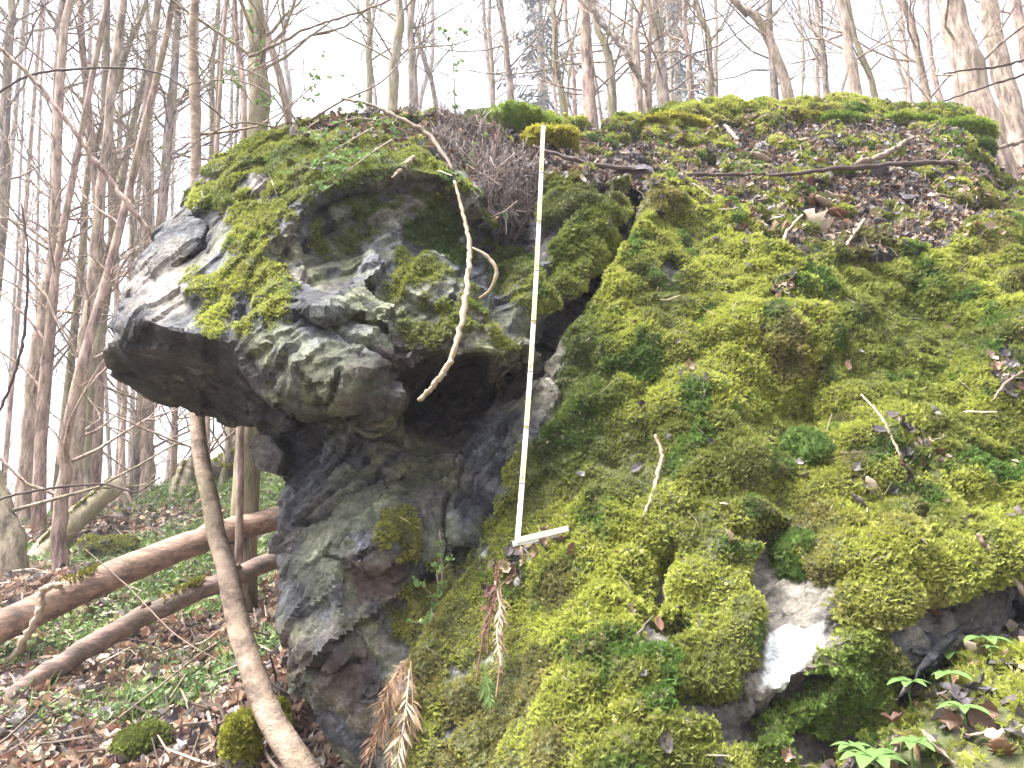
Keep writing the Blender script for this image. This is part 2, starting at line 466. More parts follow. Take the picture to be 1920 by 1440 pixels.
LINES = [
    # near lip of the overhang
    [(212, 640, 2.7), (240, 640, 2.6), (268, 598, 2.5), (300, 612, 2.45), (360, 625, 2.4), (450, 642, 2.32), (470, 690, 2.30), (530, 742, 2.25), (590, 772, 2.22), (640, 770, 2.22), (700, 768, 2.24), (740, 745, 2.28), (742, 690, 2.32), (800, 682, 2.33), (870, 670, 2.36), (930, 657, 2.42), (985, 652, 2.5)],
    # lip of the mossy cap
    [(500, 492, 2.40), (515, 465, 2.42), (545, 425, 2.45), (575, 385, 2.5), (605, 365, 2.52), (680, 340, 2.58), (760, 325, 2.62), (830, 330, 2.66), (880, 370, 2.72), (925, 425, 2.78)],
    [(522, 480, 2.50), (562, 430, 2.56), (600, 388, 2.61), (680, 360, 2.67), (760, 347, 2.71), (830, 358, 2.76), (868, 398, 2.80), (905, 440, 2.88)],
    # small ledge across the bulge
    [(560, 588, 2.27), (600, 592, 2.24), (660, 585, 2.30), (720, 600, 2.32)], [(565, 602, 2.33), (600, 606, 2.33), (660, 600, 2.38), (715, 612, 2.37)],
    # left rim of the big mossy slope, and the dark gap beside it
    [(1205, 362, 3.02), (1172, 450, 2.92), (1124, 540, 2.84), (1074, 600, 2.74), (1035, 700, 2.62), (1000, 800, 2.55), (975, 880, 2.48), (930, 960, 2.42), (880, 1040, 2.36), (850, 1085, 2.32), (805, 1180, 2.24), (775, 1260, 2.18), (765, 1330, 2.12), (790, 1440, 2.0), (790, 1700, 1.9)],
    [(1186, 365, 3.40), (1156, 450, 3.25), (1106, 540, 3.12), (1054, 605, 3.02), (1012, 690, 2.9), (980, 735, 2.8)],
    # ledge near the white break
    [(1395, 1335, 1.88), (1440, 1290, 1.88), (1500, 1262, 1.89), (1565, 1215, 1.92)], [(1400, 1345, 1.97), (1445, 1302, 1.97), (1505, 1275, 1.98), (1572, 1230, 2.0)],
    # lip over the bare slab at the right foot
    [(1560, 1150, 1.98), (1640, 1150, 1.98), (1720, 1120, 2.0), (1800, 1095, 2.03), (1870, 1055, 2.08), (1960, 1010, 2.2)], [(1570, 1165, 2.00), (1650, 1165, 2.01), (1730, 1137, 2.02), (1810, 1110, 2.05), (1880, 1072, 2.12)],
    # litter shelf edge
    [(1215, 350, 3.15), (1300, 385, 3.12), (1390, 440, 3.0), (1480, 490, 2.88), (1600, 480, 2.9), (1720, 470, 2.94), (1850, 450, 3.05)], [(1480, 512, 2.92), (1600, 505, 2.97), (1720, 495, 3.0)],
    # overhang of the litter above the wedge block
    [(1010, 318, 3.35), (1080, 322, 3.3), (1150, 330, 3.25), (1195, 345, 3.2)],
]
PTS = [
    # underside
    (330, 690, 2.78), (290, 660, 2.66), (400, 700, 2.72), (450, 750, 2.82), (520, 795, 2.85), (560, 800, 2.7), (300, 720, 2.9), (240, 690, 2.8), (380, 660, 2.55), (430, 780, 2.98), (490, 760, 2.7),
    (540, 835, 2.9), (600, 800, 2.62),
    # nose and cap
    (400, 340, 2.85), (430, 420, 2.70), (380, 520, 2.58), (330, 570, 2.54), (420, 580, 2.42), (400, 470, 2.66), (480, 330, 2.76), (450, 282, 3.0), (560, 300, 2.72), (560, 255, 3.02), (650, 300, 2.74),
    (650, 250, 3.05), (760, 262, 3.05), (760, 295, 2.82), (300, 500, 2.72), (260, 560, 2.66), (240, 600, 2.64), (340, 430, 2.86), (470, 540, 2.40), (490, 430, 2.58), (540, 370, 2.6), (350, 480, 2.72),
    # recess below the cap
    (560, 468, 2.55), (620, 430, 2.62), (680, 415, 2.62), (720, 440, 2.58), (640, 462, 2.60), (590, 475, 2.56), (760, 400, 2.66), (820, 400, 2.72),
    # face
    (555, 490, 2.44), (620, 492, 2.50), (690, 452, 2.56), (725, 480, 2.50), (680, 530, 2.44), (640, 560, 2.36), (570, 560, 2.32), (520, 600, 2.28), (480, 640, 2.28), (540, 660, 2.19), (600, 650, 2.22),
    (560, 720, 2.17), (640, 700, 2.17), (690, 690, 2.19), (720, 740, 2.22), (640, 745, 2.19), (690, 650, 2.27), (510, 560, 2.33), (650, 515, 2.46),
    # mossy mound
    (760, 470, 2.52), (740, 540, 2.45), (780, 600, 2.37), (830, 510, 2.54), (740, 650, 2.34), (810, 650, 2.30), (880, 600, 2.36), (930, 615, 2.44), (860, 560, 2.42), (800, 440, 2.70), (860, 460, 2.80), (900, 480, 2.9),
    (880, 512, 2.72), (930, 540, 2.80), (940, 500, 2.92),
    # small blocks
    (940, 565, 2.62), (975, 555, 2.62), (1005, 540, 2.68), (1045, 578, 2.72), (1000, 622, 2.64), (960, 610, 2.56), (1020, 500, 2.84),
    (1040, 350, 3.05), (1100, 345, 3.05), (1175, 365, 3.1), (1050, 420, 2.92), (1120, 420, 2.92), (1150, 440, 2.98), (1040, 500, 2.84), (1095, 535, 2.82), (1050, 588, 2.76),
    # rubble between
    (830, 260, 3.35), (900, 290, 3.25), (950, 330, 3.2), (1000, 290, 3.45), (935, 400, 3.05), (960, 440, 3.15), (1000, 420, 3.08), (1100, 290, 3.6), (870, 330, 3.0), (960, 250, 3.7), (1050, 260, 3.75),
    # cave
    (765, 705, 2.62), (800, 705, 2.82), (870, 700, 2.88), (940, 682, 2.78), (985, 672, 2.72), (820, 745, 3.1), (880, 745, 3.12), (930, 715, 2.98), (775, 770, 2.95), (850, 800, 2.95), (755, 765, 2.7),
    (650, 795, 2.62), (735, 800, 2.62),
    # neck and column
    (560, 850, 2.82), (600, 860, 2.72), (700, 830, 2.72), (640, 900, 2.6), (700, 860, 2.64), (690, 900, 2.54), (780, 850, 2.78), (850, 850, 2.76), (920, 800, 2.76), (960, 860, 2.62), (900, 920, 2.6),
    (850, 960, 2.55), (780, 930, 2.58), (820, 1020, 2.48), (858, 1045, 2.5), (740, 970, 2.46), (560, 960, 2.58), (600, 1000, 2.48), (650, 960, 2.5), (680, 1000, 2.38), (715, 1010, 2.30), (640, 1060, 2.35),
    (690, 1050, 2.30), (730, 1075, 2.36), (690, 1080, 2.42), (755, 1100, 2.42), (580, 1100, 2.42), (560, 1200, 2.38), (640, 1150, 2.34), (620, 1220, 2.32), (700, 1180, 2.38), (745, 1200, 2.40), (640, 1300, 2.38),
    (720, 1290, 2.38), (690, 1380, 2.42), (745, 1380, 2.32), (580, 1280, 2.38), (800, 1110, 2.42),
]
for v, Yv in ((280, 4.05), (320, 3.75)):
    PTS += [(u, v, Yv + 0.05 * math.sin(u * .02)) for u in (1220, 1320, 1450, 1580, 1700, 1800)]
PTS += [(1300, 350, 3.45), (1450, 370, 3.4), (1600, 380, 3.4), (1750, 380, 3.45), (1850, 390, 3.6), (1400, 400, 3.2), (1500, 440, 3.1), (1650, 430, 3.15), (1800, 420, 3.25), (1950, 430, 3.5), (2050, 600, 2.95)]
SL = {  # the mossy slope, row by row
    560: [(1180, 2.80), (1300, 2.78), (1420, 2.76), (1540, 2.78), (1680, 2.92), (1800, 2.88), (1920, 2.80)],
    640: [(1120, 2.72), (1220, 2.64), (1330, 2.62), (1440, 2.60), (1530, 2.60), (1650, 2.80), (1760, 2.80), (1900, 2.66)],
    720: [(1090, 2.68), (1180, 2.60), (1300, 2.52), (1420, 2.54), (1530, 2.62), (1640, 2.70), (1760, 2.66), (1900, 2.52)],
    800: [(1060, 2.60), (1150, 2.54), (1240, 2.48), (1330, 2.46), (1440, 2.58), (1540, 2.58), (1620, 2.42), (1720, 2.46), (1850, 2.42), (1960, 2.44)],
    880: [(1030, 2.50), (1120, 2.47), (1220, 2.44), (1310, 2.30), (1390, 2.30), (1460, 2.42), (1540, 2.36), (1620, 2.32), (1720, 2.38), (1850, 2.36), (1980, 2.38)],
    960: [(1000, 2.40), (1100, 2.38), (1200, 2.34), (1290, 2.26), (1400, 2.24), (1480, 2.32), (1560, 2.26), (1680, 2.26), (1780, 2.24), (1900, 2.24)],
    1050: [(930, 2.32), (1020, 2.28), (1120, 2.22), (1220, 2.20), (1300, 2.14), (1400, 2.14), (1480, 2.20), (1580, 2.10), (1680, 2.06), (1780, 2.06)],
    1140: [(880, 2.24), (980, 2.18), (1080, 2.12), (1180, 2.10), (1290, 2.06), (1380, 2.05), (1470, 2.06)],
    1240: [(830, 2.16), (930, 2.08), (1040, 2.02), (1150, 2.00), (1260, 1.97), (1360, 1.95), (1440, 1.92)],
    1350: [(820, 2.06), (930, 1.98), (1050, 1.92), (1170, 1.90), (1290, 1.87), (1370, 1.88)],
    1440: [(880, 1.94), (1000, 1.86), (1130, 1.82), (1260, 1.79), (1380, 1.80)],
    1600: [(1000, 1.80), (1300, 1.70)],
}
for v, row in SL.items(): PTS += [(u, v, Yv) for u, Yv in row]
PTS += [(1480, 1350, 1.98), (1560, 1300, 1.98), (1640, 1230, 1.98), (1700, 1180, 1.97), (1780, 1170, 2.00), (1820, 1140, 2.05), (1480, 1440, 1.92), (1600, 1400, 2.02), (1700, 1280, 2.0), (1900, 1150, 2.30), (1850, 1190, 2.16), (1750, 1400, 2.2), (2000, 1300, 2.5), (1500, 1230, 1.93)]

verts2, Ys = [], []
def addp(p):
    verts2.append(Vector((p[0] / 100, p[1] / 100))); Ys.append(p[2]); return len(Ys) - 1
edges = []
ids = [addp(p) for p in OUT]; edges += [(ids[i], ids[(i + 1) % len(ids)]) for i in range(len(ids))]
for ln in LINES:
    ids = [addp(p) for p in ln]; edges += list(zip(ids[:-1], ids[1:]))
for p in PTS: addp(p)
vo, eo, fo, ov, oe, of_ = delaunay_2d_cdt(verts2, edges, [], 0, 1e-4)
Yo = []
V2 = np.array([tuple(x) for x in verts2]); YA = np.array(Ys)
for i, p in enumerate(vo):
    if ov[i]: Yo.append(float(np.mean([Ys[k] for k in ov[i]])))
    else:                                             # a crossing of two lines: nearest measured depth
        d = ((V2 - np.array(tuple(p))) ** 2).sum(1); Yo.append(float(YA[d.argmin()]))
U = np.array([p[0] * 100 for p in vo]); Vv = np.array([p[1] * 100 for p in vo])
cen = np.array([[U[list(f)].mean(), Vv[list(f)].mean()] for f in fo])
ins = poly_sd(cen[:, 0], cen[:, 1], [p[:2] for p in OUT]) > 0
tris = [tuple(f) for f, k in zip(fo, ins) if k]
front = [at(U[i], Vv[i], Yo[i]) for i in range(len(U))]
ecount = {}
for f in tris:
    for a, b in ((f[0], f[1]), (f[1], f[2]), (f[2], f[0])):
        ecount.setdefault((min(a, b), max(a, b)), []).append((a, b))
bnd = [e[0] for e in ecount.values() if len(e) == 1]
RV = [tuple(p) for p in front]; RF = list(tris)
bv = sorted({i for e in bnd for i in e})
CEN = Vector((0.4, 4.6, 0.7))                         # the body of the rock runs back to here
prev = {i: i for i in bv}
for k, (push, pull) in enumerate(((0.25, 0.03), (0.55, 0.18), (0.7, 0.55))):
    cur = {}
    for i in bv:
        p = Vector(RV[prev[i]])
        q = p + Vector((0, push, push * (0.25 if front[i].z > 1.0 else 0.36 if front[i].z > 0.22 and front[i].x < -.5 else -0.05)))
        q = q.lerp(Vector((CEN.x, q.y, CEN.z)), pull)
        RV.append(tuple(q)); cur[i] = len(RV) - 1
    for a, b in bnd: RF.append((prev[b], prev[a], cur[a], cur[b]))
    prev = cur
RV.append(tuple(CEN)); ci = len(RV) - 1
for a, b in bnd: RF.append((prev[b], prev[a], ci))
def hull(pts):
    import bmesh
    bm = bmesh.new()
    for p in pts: bm.verts.new(p)
    bmesh.ops.convex_hull(bm, input=bm.verts)
    bmesh.ops.delete(bm, geom=[v for v in bm.verts if not v.link_faces], context='VERTS')
    bm.verts.index_update()
    r = [tuple(v.co) for v in bm.verts], [tuple(v.index for v in f.verts) for f in bm.faces]
    bm.free(); return r
def block(front_pts, thick=0.15, shrink=0.85):
    f = [at(*p) for p in front_pts]
    c = sum(f, Vector()) / len(f)
    return hull(f + [c + (p - c) * shrink + Vector((0, thick, 0)) for p in f])
BLOCKS = [  # plates and knobs that stand off the faces
    ([(272, 490, 2.70), (300, 528, 2.66), (372, 462, 2.66), (384, 425, 2.72), (350, 405, 2.80), (318, 420, 2.78)], .16),
    ([(242, 500, 2.84), (262, 528, 2.80), (292, 486, 2.80), (322, 436, 2.84), (300, 432, 2.9), (255, 470, 2.9)], .2),
    ([(330, 545, 2.52), (350, 560, 2.48), (400, 548, 2.48), (392, 522, 2.54), (345, 520, 2.56)], .14),
    ([(352, 385, 2.80), (366, 398, 2.76), (392, 378, 2.78), (388, 350, 2.82), (362, 356, 2.86)], .15),
    ([(212, 612, 2.68), (232, 618, 2.62), (262, 590, 2.58), (238, 560, 2.68), (215, 585, 2.74)], .15),
    ([(690, 830, 2.62), (690, 880, 2.56), (722, 905, 2.54), (770, 880, 2.62), (760, 840, 2.68)], .15),
    ([(640, 1000, 2.34), (668, 1040, 2.27), (718, 1022, 2.25), (722, 990, 2.32), (690, 975, 2.38)], .2),
    ([(818, 960, 2.53), (826, 1020, 2.45), (852, 1034, 2.45), (880, 985, 2.5), (880, 945, 2.56)], .15),
    ([(890, 640, 2.48), (905, 720, 2.66), (935, 700, 2.6), (985, 660, 2.5), (940, 640, 2.45)], .2),
    ([(690, 505, 2.44), (700, 545, 2.40), (728, 530, 2.42), (732, 500, 2.48), (705, 480, 2.5)], .12),
]
for pts, th in BLOCKS:
    V, F = block(pts, th); n0 = len(RV); RV += V; RF += [tuple(i + n0 for i in f) for f in F]

raw = mesh_py('raw', RV, RF)
import bmesh
bm = bmesh.new(); bm.from_mesh(raw); bmesh.ops.recalc_face_normals(bm, faces=bm.faces); bm.to_mesh(raw); bm.free()
tmp = bpy.data.objects.new('tmp', raw); COL.objects.link(tmp)
rm = tmp.modifiers.new('r', 'REMESH'); rm.mode = 'VOXEL'; rm.voxel_size = 0.0112; rm.adaptivity = 0.0
dg = bpy.context.evaluated_depsgraph_get()
rock_me = bpy.data.meshes.new_from_object(tmp.evaluated_get(dg))
bpy.data.objects.remove(tmp)
rock_me.materials.clear()

def rock_arrays(me):
    V = np.empty(len(me.vertices) * 3, np.float32); me.vertices.foreach_get('co', V); V = V.reshape(-1, 3).astype(float)
    Nn = np.empty(len(me.vertices) * 3, np.float32); me.vertex_normals.foreach_get('vector', Nn); return V, Nn.reshape(-1, 3).astype(float)
# drop what lies deep in the hill
_V, _ = rock_arrays(rock_me)
_F = np.empty(len(rock_me.polygons) * 4, np.int32); rock_me.loops.foreach_get('vertex_index', _F); _F = _F.reshape(-1, 4)
_c = _V[_F].mean(1); _nn = np.cross(_V[_F[:, 2]] - _V[_F[:, 0]], _V[_F[:, 3]] - _V[_F[:, 1]]); _nn /= np.linalg.norm(_nn, axis=1, keepdims=True) + 1e-12
_u, _v = proj(_c)
keep = ~((_c[:, 1] > 3.3) & (_nn[:, 1] > 0.25) & (_nn[:, 2] < 0.3)) & (_v < 1660) & (_u < 2200)
_F = _F[keep]
_used = np.unique(_F); _map = np.full(len(_V), -1); _map[_used] = np.arange(len(_used))
rock_me = mesh_np('rock_outcrop', _V[_used], _map[_F])
RVv, RN = rock_arrays(rock_me)
ru, rv = proj(RVv)

# ---- where the moss grows (traced on the photograph, edges broken up in space)
wob_u = ru + 26 * fbm(RVv, 0.12, 4, 21, .7); wob_v = rv + 26 * fbm(RVv, 0.12, 4, 27, .7)
def region(poly, soft=12, wob=True):
    return smooth(poly_sd(wob_u if wob else ru, wob_v if wob else rv, poly), -soft, soft)
MOSS = [
    (1.0, [(1200, 340), (1190, 400), (1165, 470), (1115, 560), (1070, 640), (1050, 720), (1030, 790), (985, 840), (940, 930), (892, 990), (838, 1080), (800, 1140), (775, 1200), (758, 1300), (755, 1440), (755, 1900), (1600, 1900), (1560, 1440),
           (1620, 1350), (1680, 1230), (1640, 1180), (1700, 1140), (1850, 1090), (1930, 1050), (2400, 1000), (2400, 330), (1870, 300), (1830, 180), (1200, 180)]),
    (1.0, [(342, 345), (360, 300), (400, 270), (470, 230), (700, 200), (830, 320), (935, 425), (900, 440), (850, 380), (780, 335), (600, 372), (525, 470), (555, 540), (545, 600), (490, 640), (400, 655), (360, 600), (385, 545), (330, 540), (345, 515), (430, 500), (450, 440), (420, 400), (370, 410)]),
    (0.9, [(735, 470), (770, 460), (830, 505), (900, 565), (985, 640), (960, 660), (880, 640), (760, 640), (730, 560)]),
    (0.85, [(560, 405), (600, 380), (780, 345), (880, 400), (930, 440), (900, 500), (850, 500), (770, 440), (700, 450), (600, 470)]),
    (0.9, [(900, 450), (1000, 480), (1060, 585), (1000, 590), (930, 540)]),
    (0.95, [(1020, 330), (1195, 330), (1165, 420), (1085, 560), (1040, 545), (1030, 470), (1080, 420), (1015, 430)]),
    (0.9, [(705, 965), (760, 970), (830, 1045), (838, 1090), (790, 1150), (765, 1200), (735, 1205), (740, 1100), (712, 1020)]),
    (0.8, [(700, 190), (1200, 190), (1200, 260), (1100, 300), (1000, 270), (850, 250), (760, 300), (700, 300)]),
]
BARE = [[(1425, 1175), (1500, 1145), (1560, 1150), (1565, 1215), (1500, 1262), (1430, 1300), (1395, 1335), (1385, 1290), (1420, 1250)], [(1440, 1030), (1475, 1030), (1500, 1090), (1545, 1095), (1520, 1140), (1440, 1150), (1425, 1100)],
        [(1235, 1075), (1275, 1060), (1255, 1130), (1230, 1145)], [(1210, 1180), (1270, 1180), (1290, 1220), (1220, 1230)], [(1330, 1340), (1390, 1335), (1400, 1395), (1340, 1420)], [(1280, 1330), (1320, 1330), (1310, 1380), (1275, 1370)],
        [(1690, 1180), (1720, 1150), (1840, 1110), (1860, 1140), (1740, 1270), (1690, 1240)], [(1010, 690), (1045, 620), (1060, 640), (1045, 760), (1005, 810)], [(430, 555), (460, 545), (470, 600), (440, 620)],
        [(690, 470), (735, 400), (760, 420), (735, 500)], [(1470, 1380), (1540, 1390), (1540, 1450), (1470, 1450)]]
for i_ in (1, 2, 3, 4, 5, 10):
    c_ = np.mean(BARE[i_], 0); BARE[i_] = [tuple(c_ + (np.array(p) - c_) * 1.5) for p in BARE[i_]]
moss = np.zeros(len(RVv))
for w, p in MOSS: moss = np.maximum(moss, w * region(p, 20))
for p in BARE: moss *= 1 - region(p, 9)
# thin on undersides
moss *= smooth(RN[:, 2], -0.65, -0.15) * 0.9 + 0.1
shelf = region([(1000, 250), (1200, 255), (1500, 225), (1820, 240), (1870, 350), (1900, 430), (1700, 480), (1480, 495), (1330, 400), (1190, 350), (1010, 330)], 25)
patchy = smooth(fbm(RVv, 0.16, 4, 41), -0.02, 0.22)
moss_d = moss * (1 - shelf * (1 - 0.85 * patchy))
thin = 1 - smooth(ru, 900, 1000)                            # a thin, torn film on the head
moss_d *= 1 - thin * .75 * (1 - smooth(fbm(RVv, .13, 4, 61, .65) + .25 * RN[:, 2], -.22, .06))
holes = smooth(fbm(RVv, 0.22, 4, 57), -0.62, -0.42)      # small bare spots
moss_d *= holes
crack_d = line_d(ru, rv, [(1192, 362), (1160, 452), (1112, 543), (1062, 602), (1012, 692), (978, 735)])
moss_d *= smooth(crack_d + 10 * fbm(RVv, .06, 2, 88), 12, 26)
# ---- relief
seen = (ru > -60) & (ru < 2080) & (rv > 120) & (rv < 1580) & (RN[:, 1] < 0.6)
SV = RVv[seen]
Q = SV @ np.array(Matrix.Rotation(0.7, 3, 'Y') @ Matrix.Rotation(0.35, 3, 'X')).T
Q = Q * np.array([1.0, 1.0, 1.7])                      # slabs along the cleavage
ds = 0; face_tone = np.zeros(len(RVv))
for (q_, tn_), a_ in ((facets(Q, 0.60, 1, 0.46, 0.14), .20), (facets(Q + 3.3, 0.24, 15, 0.52, 0.16), .42), (facets(Q + 7.1, 0.085, 25, 0.44, 0.20), .55)):
    ds = ds + (q_ - q_.mean()) * a_; face_tone[seen] += (tn_ - .5)
ds += 0.006 * fbm(SV, 0.05, 3, 71, .6)
# split slabs: sheets along the cleavage, broken off at different depths
nc = np.array([-.75, -.28, .60]); nc /= np.linalg.norm(nc); t1 = np.cross(nc, [0, 1, 0]); t1 /= np.linalg.norm(t1); t2 = np.cross(nc, t1)
for per, cell, amp, sd in ((.15, .42, .030, 401), (.06, .19, .013, 411)):
    ly = np.floor((SV @ nc) / per + .55 * vnoise(SV, per * 3, sd))
    jt = hsh(ly, ly * 0, ly * 0, sd + 1)
    wx = vnoise(SV, cell * .6, sd + 2) * .45; wy = vnoise(SV, cell * .6, sd + 3) * .45
    hh = hsh(ly, np.floor((SV @ t1) / cell + jt * 7 + wx), np.floor((SV @ t2) / cell + jt * 3 + wy), sd + 4)
    ds += amp * (hh * 2 - 1); face_tone[seen] += .5 * (hh - .5)
ds = .055 * np.tanh(ds / .055) - .010
ds *= .55 + .45 * smooth(ru[seen], 330, 560)
disp = np.zeros(len(RVv)); disp[seen] = ds
CRACKS = [([(1190, 365), (1160, 450), (1110, 540), (1060, 600), (1010, 690), (978, 735)], 13, .17), ([(700, 870), (690, 905), (650, 930), (600, 965), (540, 985)], 5, .04), ([(975, 735), (920, 790), (870, 850), (860, 900), (835, 940), (828, 1000), (845, 1040)], 3.5, .04),
    ([(955, 810), (940, 850), (905, 885), (880, 920), (855, 955)], 5, .045), ([(745, 690), (700, 660), (640, 640), (600, 600)], 4, .03), ([(700, 905), (712, 880), (735, 925), (760, 930)], 3, .03), ([(640, 700), (625, 750), (600, 770)], 3.5, .03),
    ([(950, 875), (925, 935), (890, 990), (850, 1050)], 5, .04), ([(720, 1010), (690, 1040), (640, 1050), (600, 1040)], 3, .025), ([(520, 1270), (560, 1250), (620, 1270), (680, 1240)], 3, .03), ([(330, 500), (380, 470), (390, 430)], 3, .03), ([(560, 590), (620, 598), (700, 590), (730, 600)], 3, .02)]
cr_u, cr_v = ru + 5 * fbm(RVv, 0.05, 2, 91), rv + 5 * fbm(RVv, 0.05, 2, 95)
for pts, w, dep in CRACKS:
    d = line_d(cr_u, cr_v, pts)
    disp -= dep * (1 - smooth(d, w * 0.4, w * 1.5)) * (rv < 1500)
# moss lumps
fa1, _, _, _ = worley(SV + 0.06 * np.stack([vnoise(SV, .2, 3), vnoise(SV, .2, 4), vnoise(SV, .2, 6)], 1), 0.30, 31)
fb1, _, _, _ = worley(SV + 0.02 * np.stack([vnoise(SV, .07, 13), vnoise(SV, .07, 14), vnoise(SV, .07, 16)], 1), 0.11, 33)
lump = np.zeros(len(RVv))
fc1, _, _, _ = worley(SV + 0.015 * vnoise(SV, .05, 18)[:, None], 0.055, 37)
lump[seen] = 0.085 * (0.75 - fa1 ** 2) + 0.048 * (0.7 - fb1 ** 2) + 0.018 * (0.6 - fc1 ** 2) + 0.02 * fbm(SV, 0.07, 3, 35)
body = smooth(ru, 960, 1120)                           # thick on the big slope, thin on the head
mm = smooth(moss_d, 0.2, 0.95)
disp *= 1 - .8 * region([(1425, 1175), (1500, 1150), (1560, 1150), (1560, 1220), (1500, 1262), (1430, 1300)], 14)
disp = disp * (1 - 0.72 * mm * (0.25 + 0.75 * body)) + mm * (0.004 + 0.008 * body + lump * (0.12 + 0.88 * body) * (1 - 0.55 * shelf))
RVd = RVv + RN * disp[:, None]
rock_me.vertices.foreach_set('co', RVd.astype(np.float32).ravel())
rock_me.update()
def rock_tone(P, u, v, ft, ms, reg):
    """stone colours: slate, warm grey, dark seams, lichen and algae films, rusty stains, the white break, painted shade under the overhang and in the cave, dark peat under the moss"""
    n1 = fbm(P, .34, 4, 301, .6) * 2.2; n2 = fbm(P, .11, 4, 311, .65) * 2.2; n3 = fbm(P, .035, 3, 321, .7) * 2.0; n4 = fbm(P, .5, 3, 331) * 2.0
    def mixc(c, col, w): w = np.clip(w, 0, 1)[:, None]; return c * (1 - w) + np.array(col) * w
    c = np.tile(np.array([[.130, .135, .152]]), (len(P), 1))
    c = mixc(c, (.235, .210, .175), smooth(n1, -.2, .7) * .9)
    c = mixc(c, (.150, .115, .120), smooth(-n4 + .4 * n2, .15, .9) * .75)
    c = mixc(c, (.060, .060, .068), smooth(-n2 - .2 * n1, .25, .85) * .85)
    c = mixc(c, (.36, .36, .32), smooth(n2 + .5 * n3, .6, 1.15) * .6)
    c = mixc(c, (.20, .215, .105), smooth(n4 + .5 * n2, .35, 1.0) * .55)
    c = mixc(c, (.205, .220, .110), reg['algae'] * smooth(n2 + .4 * n3, -.45, .45) * .75)
    c = mixc(c, (.120, .078, .070), reg['rust'] * smooth(-n2 + .3 * n3, -.6, .35) * .75)
    c = mixc(c, (.050, .044, .043), reg['dark'] * (.82 + .18 * smooth(n3, -.5, .5)) * (1 - .5 * smooth(n2, .3, .9)))  # shade of the underside and cave painted into the stone colour
    c = mixc(c, (.24, .215, .18), reg.get('tan', 0 * ms) * (.55 + .45 * smooth(n2, -.4, .5)))
    c = c * .68 * np.exp(.55 * ft + .22 * n3)[:, None]
    c = mixc(c, (.88, .88, .85), reg['pale'] * (.9 + .1 * smooth(n3, -.6, .2)))
    c = mixc(c, (.072, .078, .022), smooth(ms + .18 * n3, .30, .62) * .92)
    return np.clip(c, .012, .9)
reg = {'algae': np.maximum.reduce([region(p, 30) for p in [
    [(690, 860), (760, 860), (780, 960), (700, 960)], [(455, 640), (520, 640), (540, 720), (470, 690)], [(640, 1130), (720, 1130), (740, 1260), (650, 1260)], [(560, 500), (730, 470), (720, 600), (560, 590)],
    [(1000, 620), (1060, 620), (1050, 800), (1000, 820)], [(760, 640), (980, 640), (980, 680), (760, 690)], [(520, 1150), (580, 1150), (580, 1300), (520, 1300)], [(540, 690), (640, 690), (640, 770), (560, 770)]]]),
 'rust': np.maximum.reduce([region(p, 30) for p in [
    [(640, 1040), (760, 1040), (740, 1130), (640, 1120)], [(540, 1190), (700, 1220), (690, 1320), (600, 1340), (540, 1290)], [(630, 690), (740, 690), (740, 770), (630, 760)], [(700, 600), (760, 600), (800, 690), (720, 690)],
    [(480, 840), (530, 840), (530, 890), (480, 890)], [(400, 640), (470, 650), (520, 760), (420, 740)], [(1430, 1030), (1560, 1090), (1440, 1150)], [(1380, 1200), (1430, 1200), (1420, 1320), (1380, 1320)]]]),
 'tan': np.maximum.reduce([region(p, 22) for p in BARE[:8] + [BARE[10]]]),
 'pale': region([(1440, 1188), (1480, 1172), (1510, 1188), (1545, 1168), (1542, 1215), (1500, 1252), (1470, 1287), (1430, 1287)], 4, False),
 'dark': np.maximum.reduce([region(p, 25) for p in [  # where shade is painted on: overhang underside, then the cave
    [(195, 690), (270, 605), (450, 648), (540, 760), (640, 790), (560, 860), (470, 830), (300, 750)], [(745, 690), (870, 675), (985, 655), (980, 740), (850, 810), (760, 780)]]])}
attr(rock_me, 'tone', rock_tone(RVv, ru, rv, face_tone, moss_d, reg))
rock = link('rock_outcrop', rock_me, M['rock'], None, True)
rock_me.set_sharp_from_angle(angle=R(24))
tag(rock, 'grey rock outcrop with a jutting overhang and thick green moss over its slope', 'rock')

# a few stones that sit loose in the joints
def stone(label_pts, thick, mat, sub=3, seed=0):
    V, F = block(label_pts, thick, 0.8)
    me = mesh_py('stone', V, F)
    b_ = bmesh.new(); b_.from_mesh(me)
    bmesh.ops.recalc_face_normals(b_, faces=b_.faces)
    bmesh.ops.triangulate(b_, faces=b_.faces)
    bmesh.ops.bevel(b_, geom=b_.edges, offset=0.006, segments=1, affect='EDGES')
    bmesh.ops.triangulate(b_, faces=b_.faces)
    for _ in range(sub): bmesh.ops.subdivide_edges(b_, edges=[e for e in b_.edges if e.calc_length() > 0.02], cuts=1, use_grid_fill=False); bmesh.ops.triangulate(b_, faces=b_.faces)
    b_.normal_update()
    P = np.array([tuple(v.co) for v in b_.verts]); N_ = np.array([tuple(v.normal) for v in b_.verts])
    d = 0.012 * fbm(P, 0.07, 4, seed) + 0.02 * vnoise(P, 0.15, seed + 3)
    for v, p in zip(b_.verts, P + N_ * d[:, None]): v.co = p
    b_.to_mesh(me); b_.free()
    P, _ = rock_arrays(me); z_ = np.zeros(len(P)); attr(me, 'tone', rock_tone(P, z_, z_, z_, z_, {'algae': z_ + .3, 'rust': z_ + (.6 if seed % 2 else 0), 'pale': z_, 'dark': z_}))
    return link('stone', me, M['rock'], rock, True)
stone([(466, 830, 2.72), (462, 860, 2.70), (486, 884, 2.66), (522, 892, 2.66), (532, 850, 2.66), (510, 815, 2.72), (480, 812, 2.76)], .22, None, 3, 1)
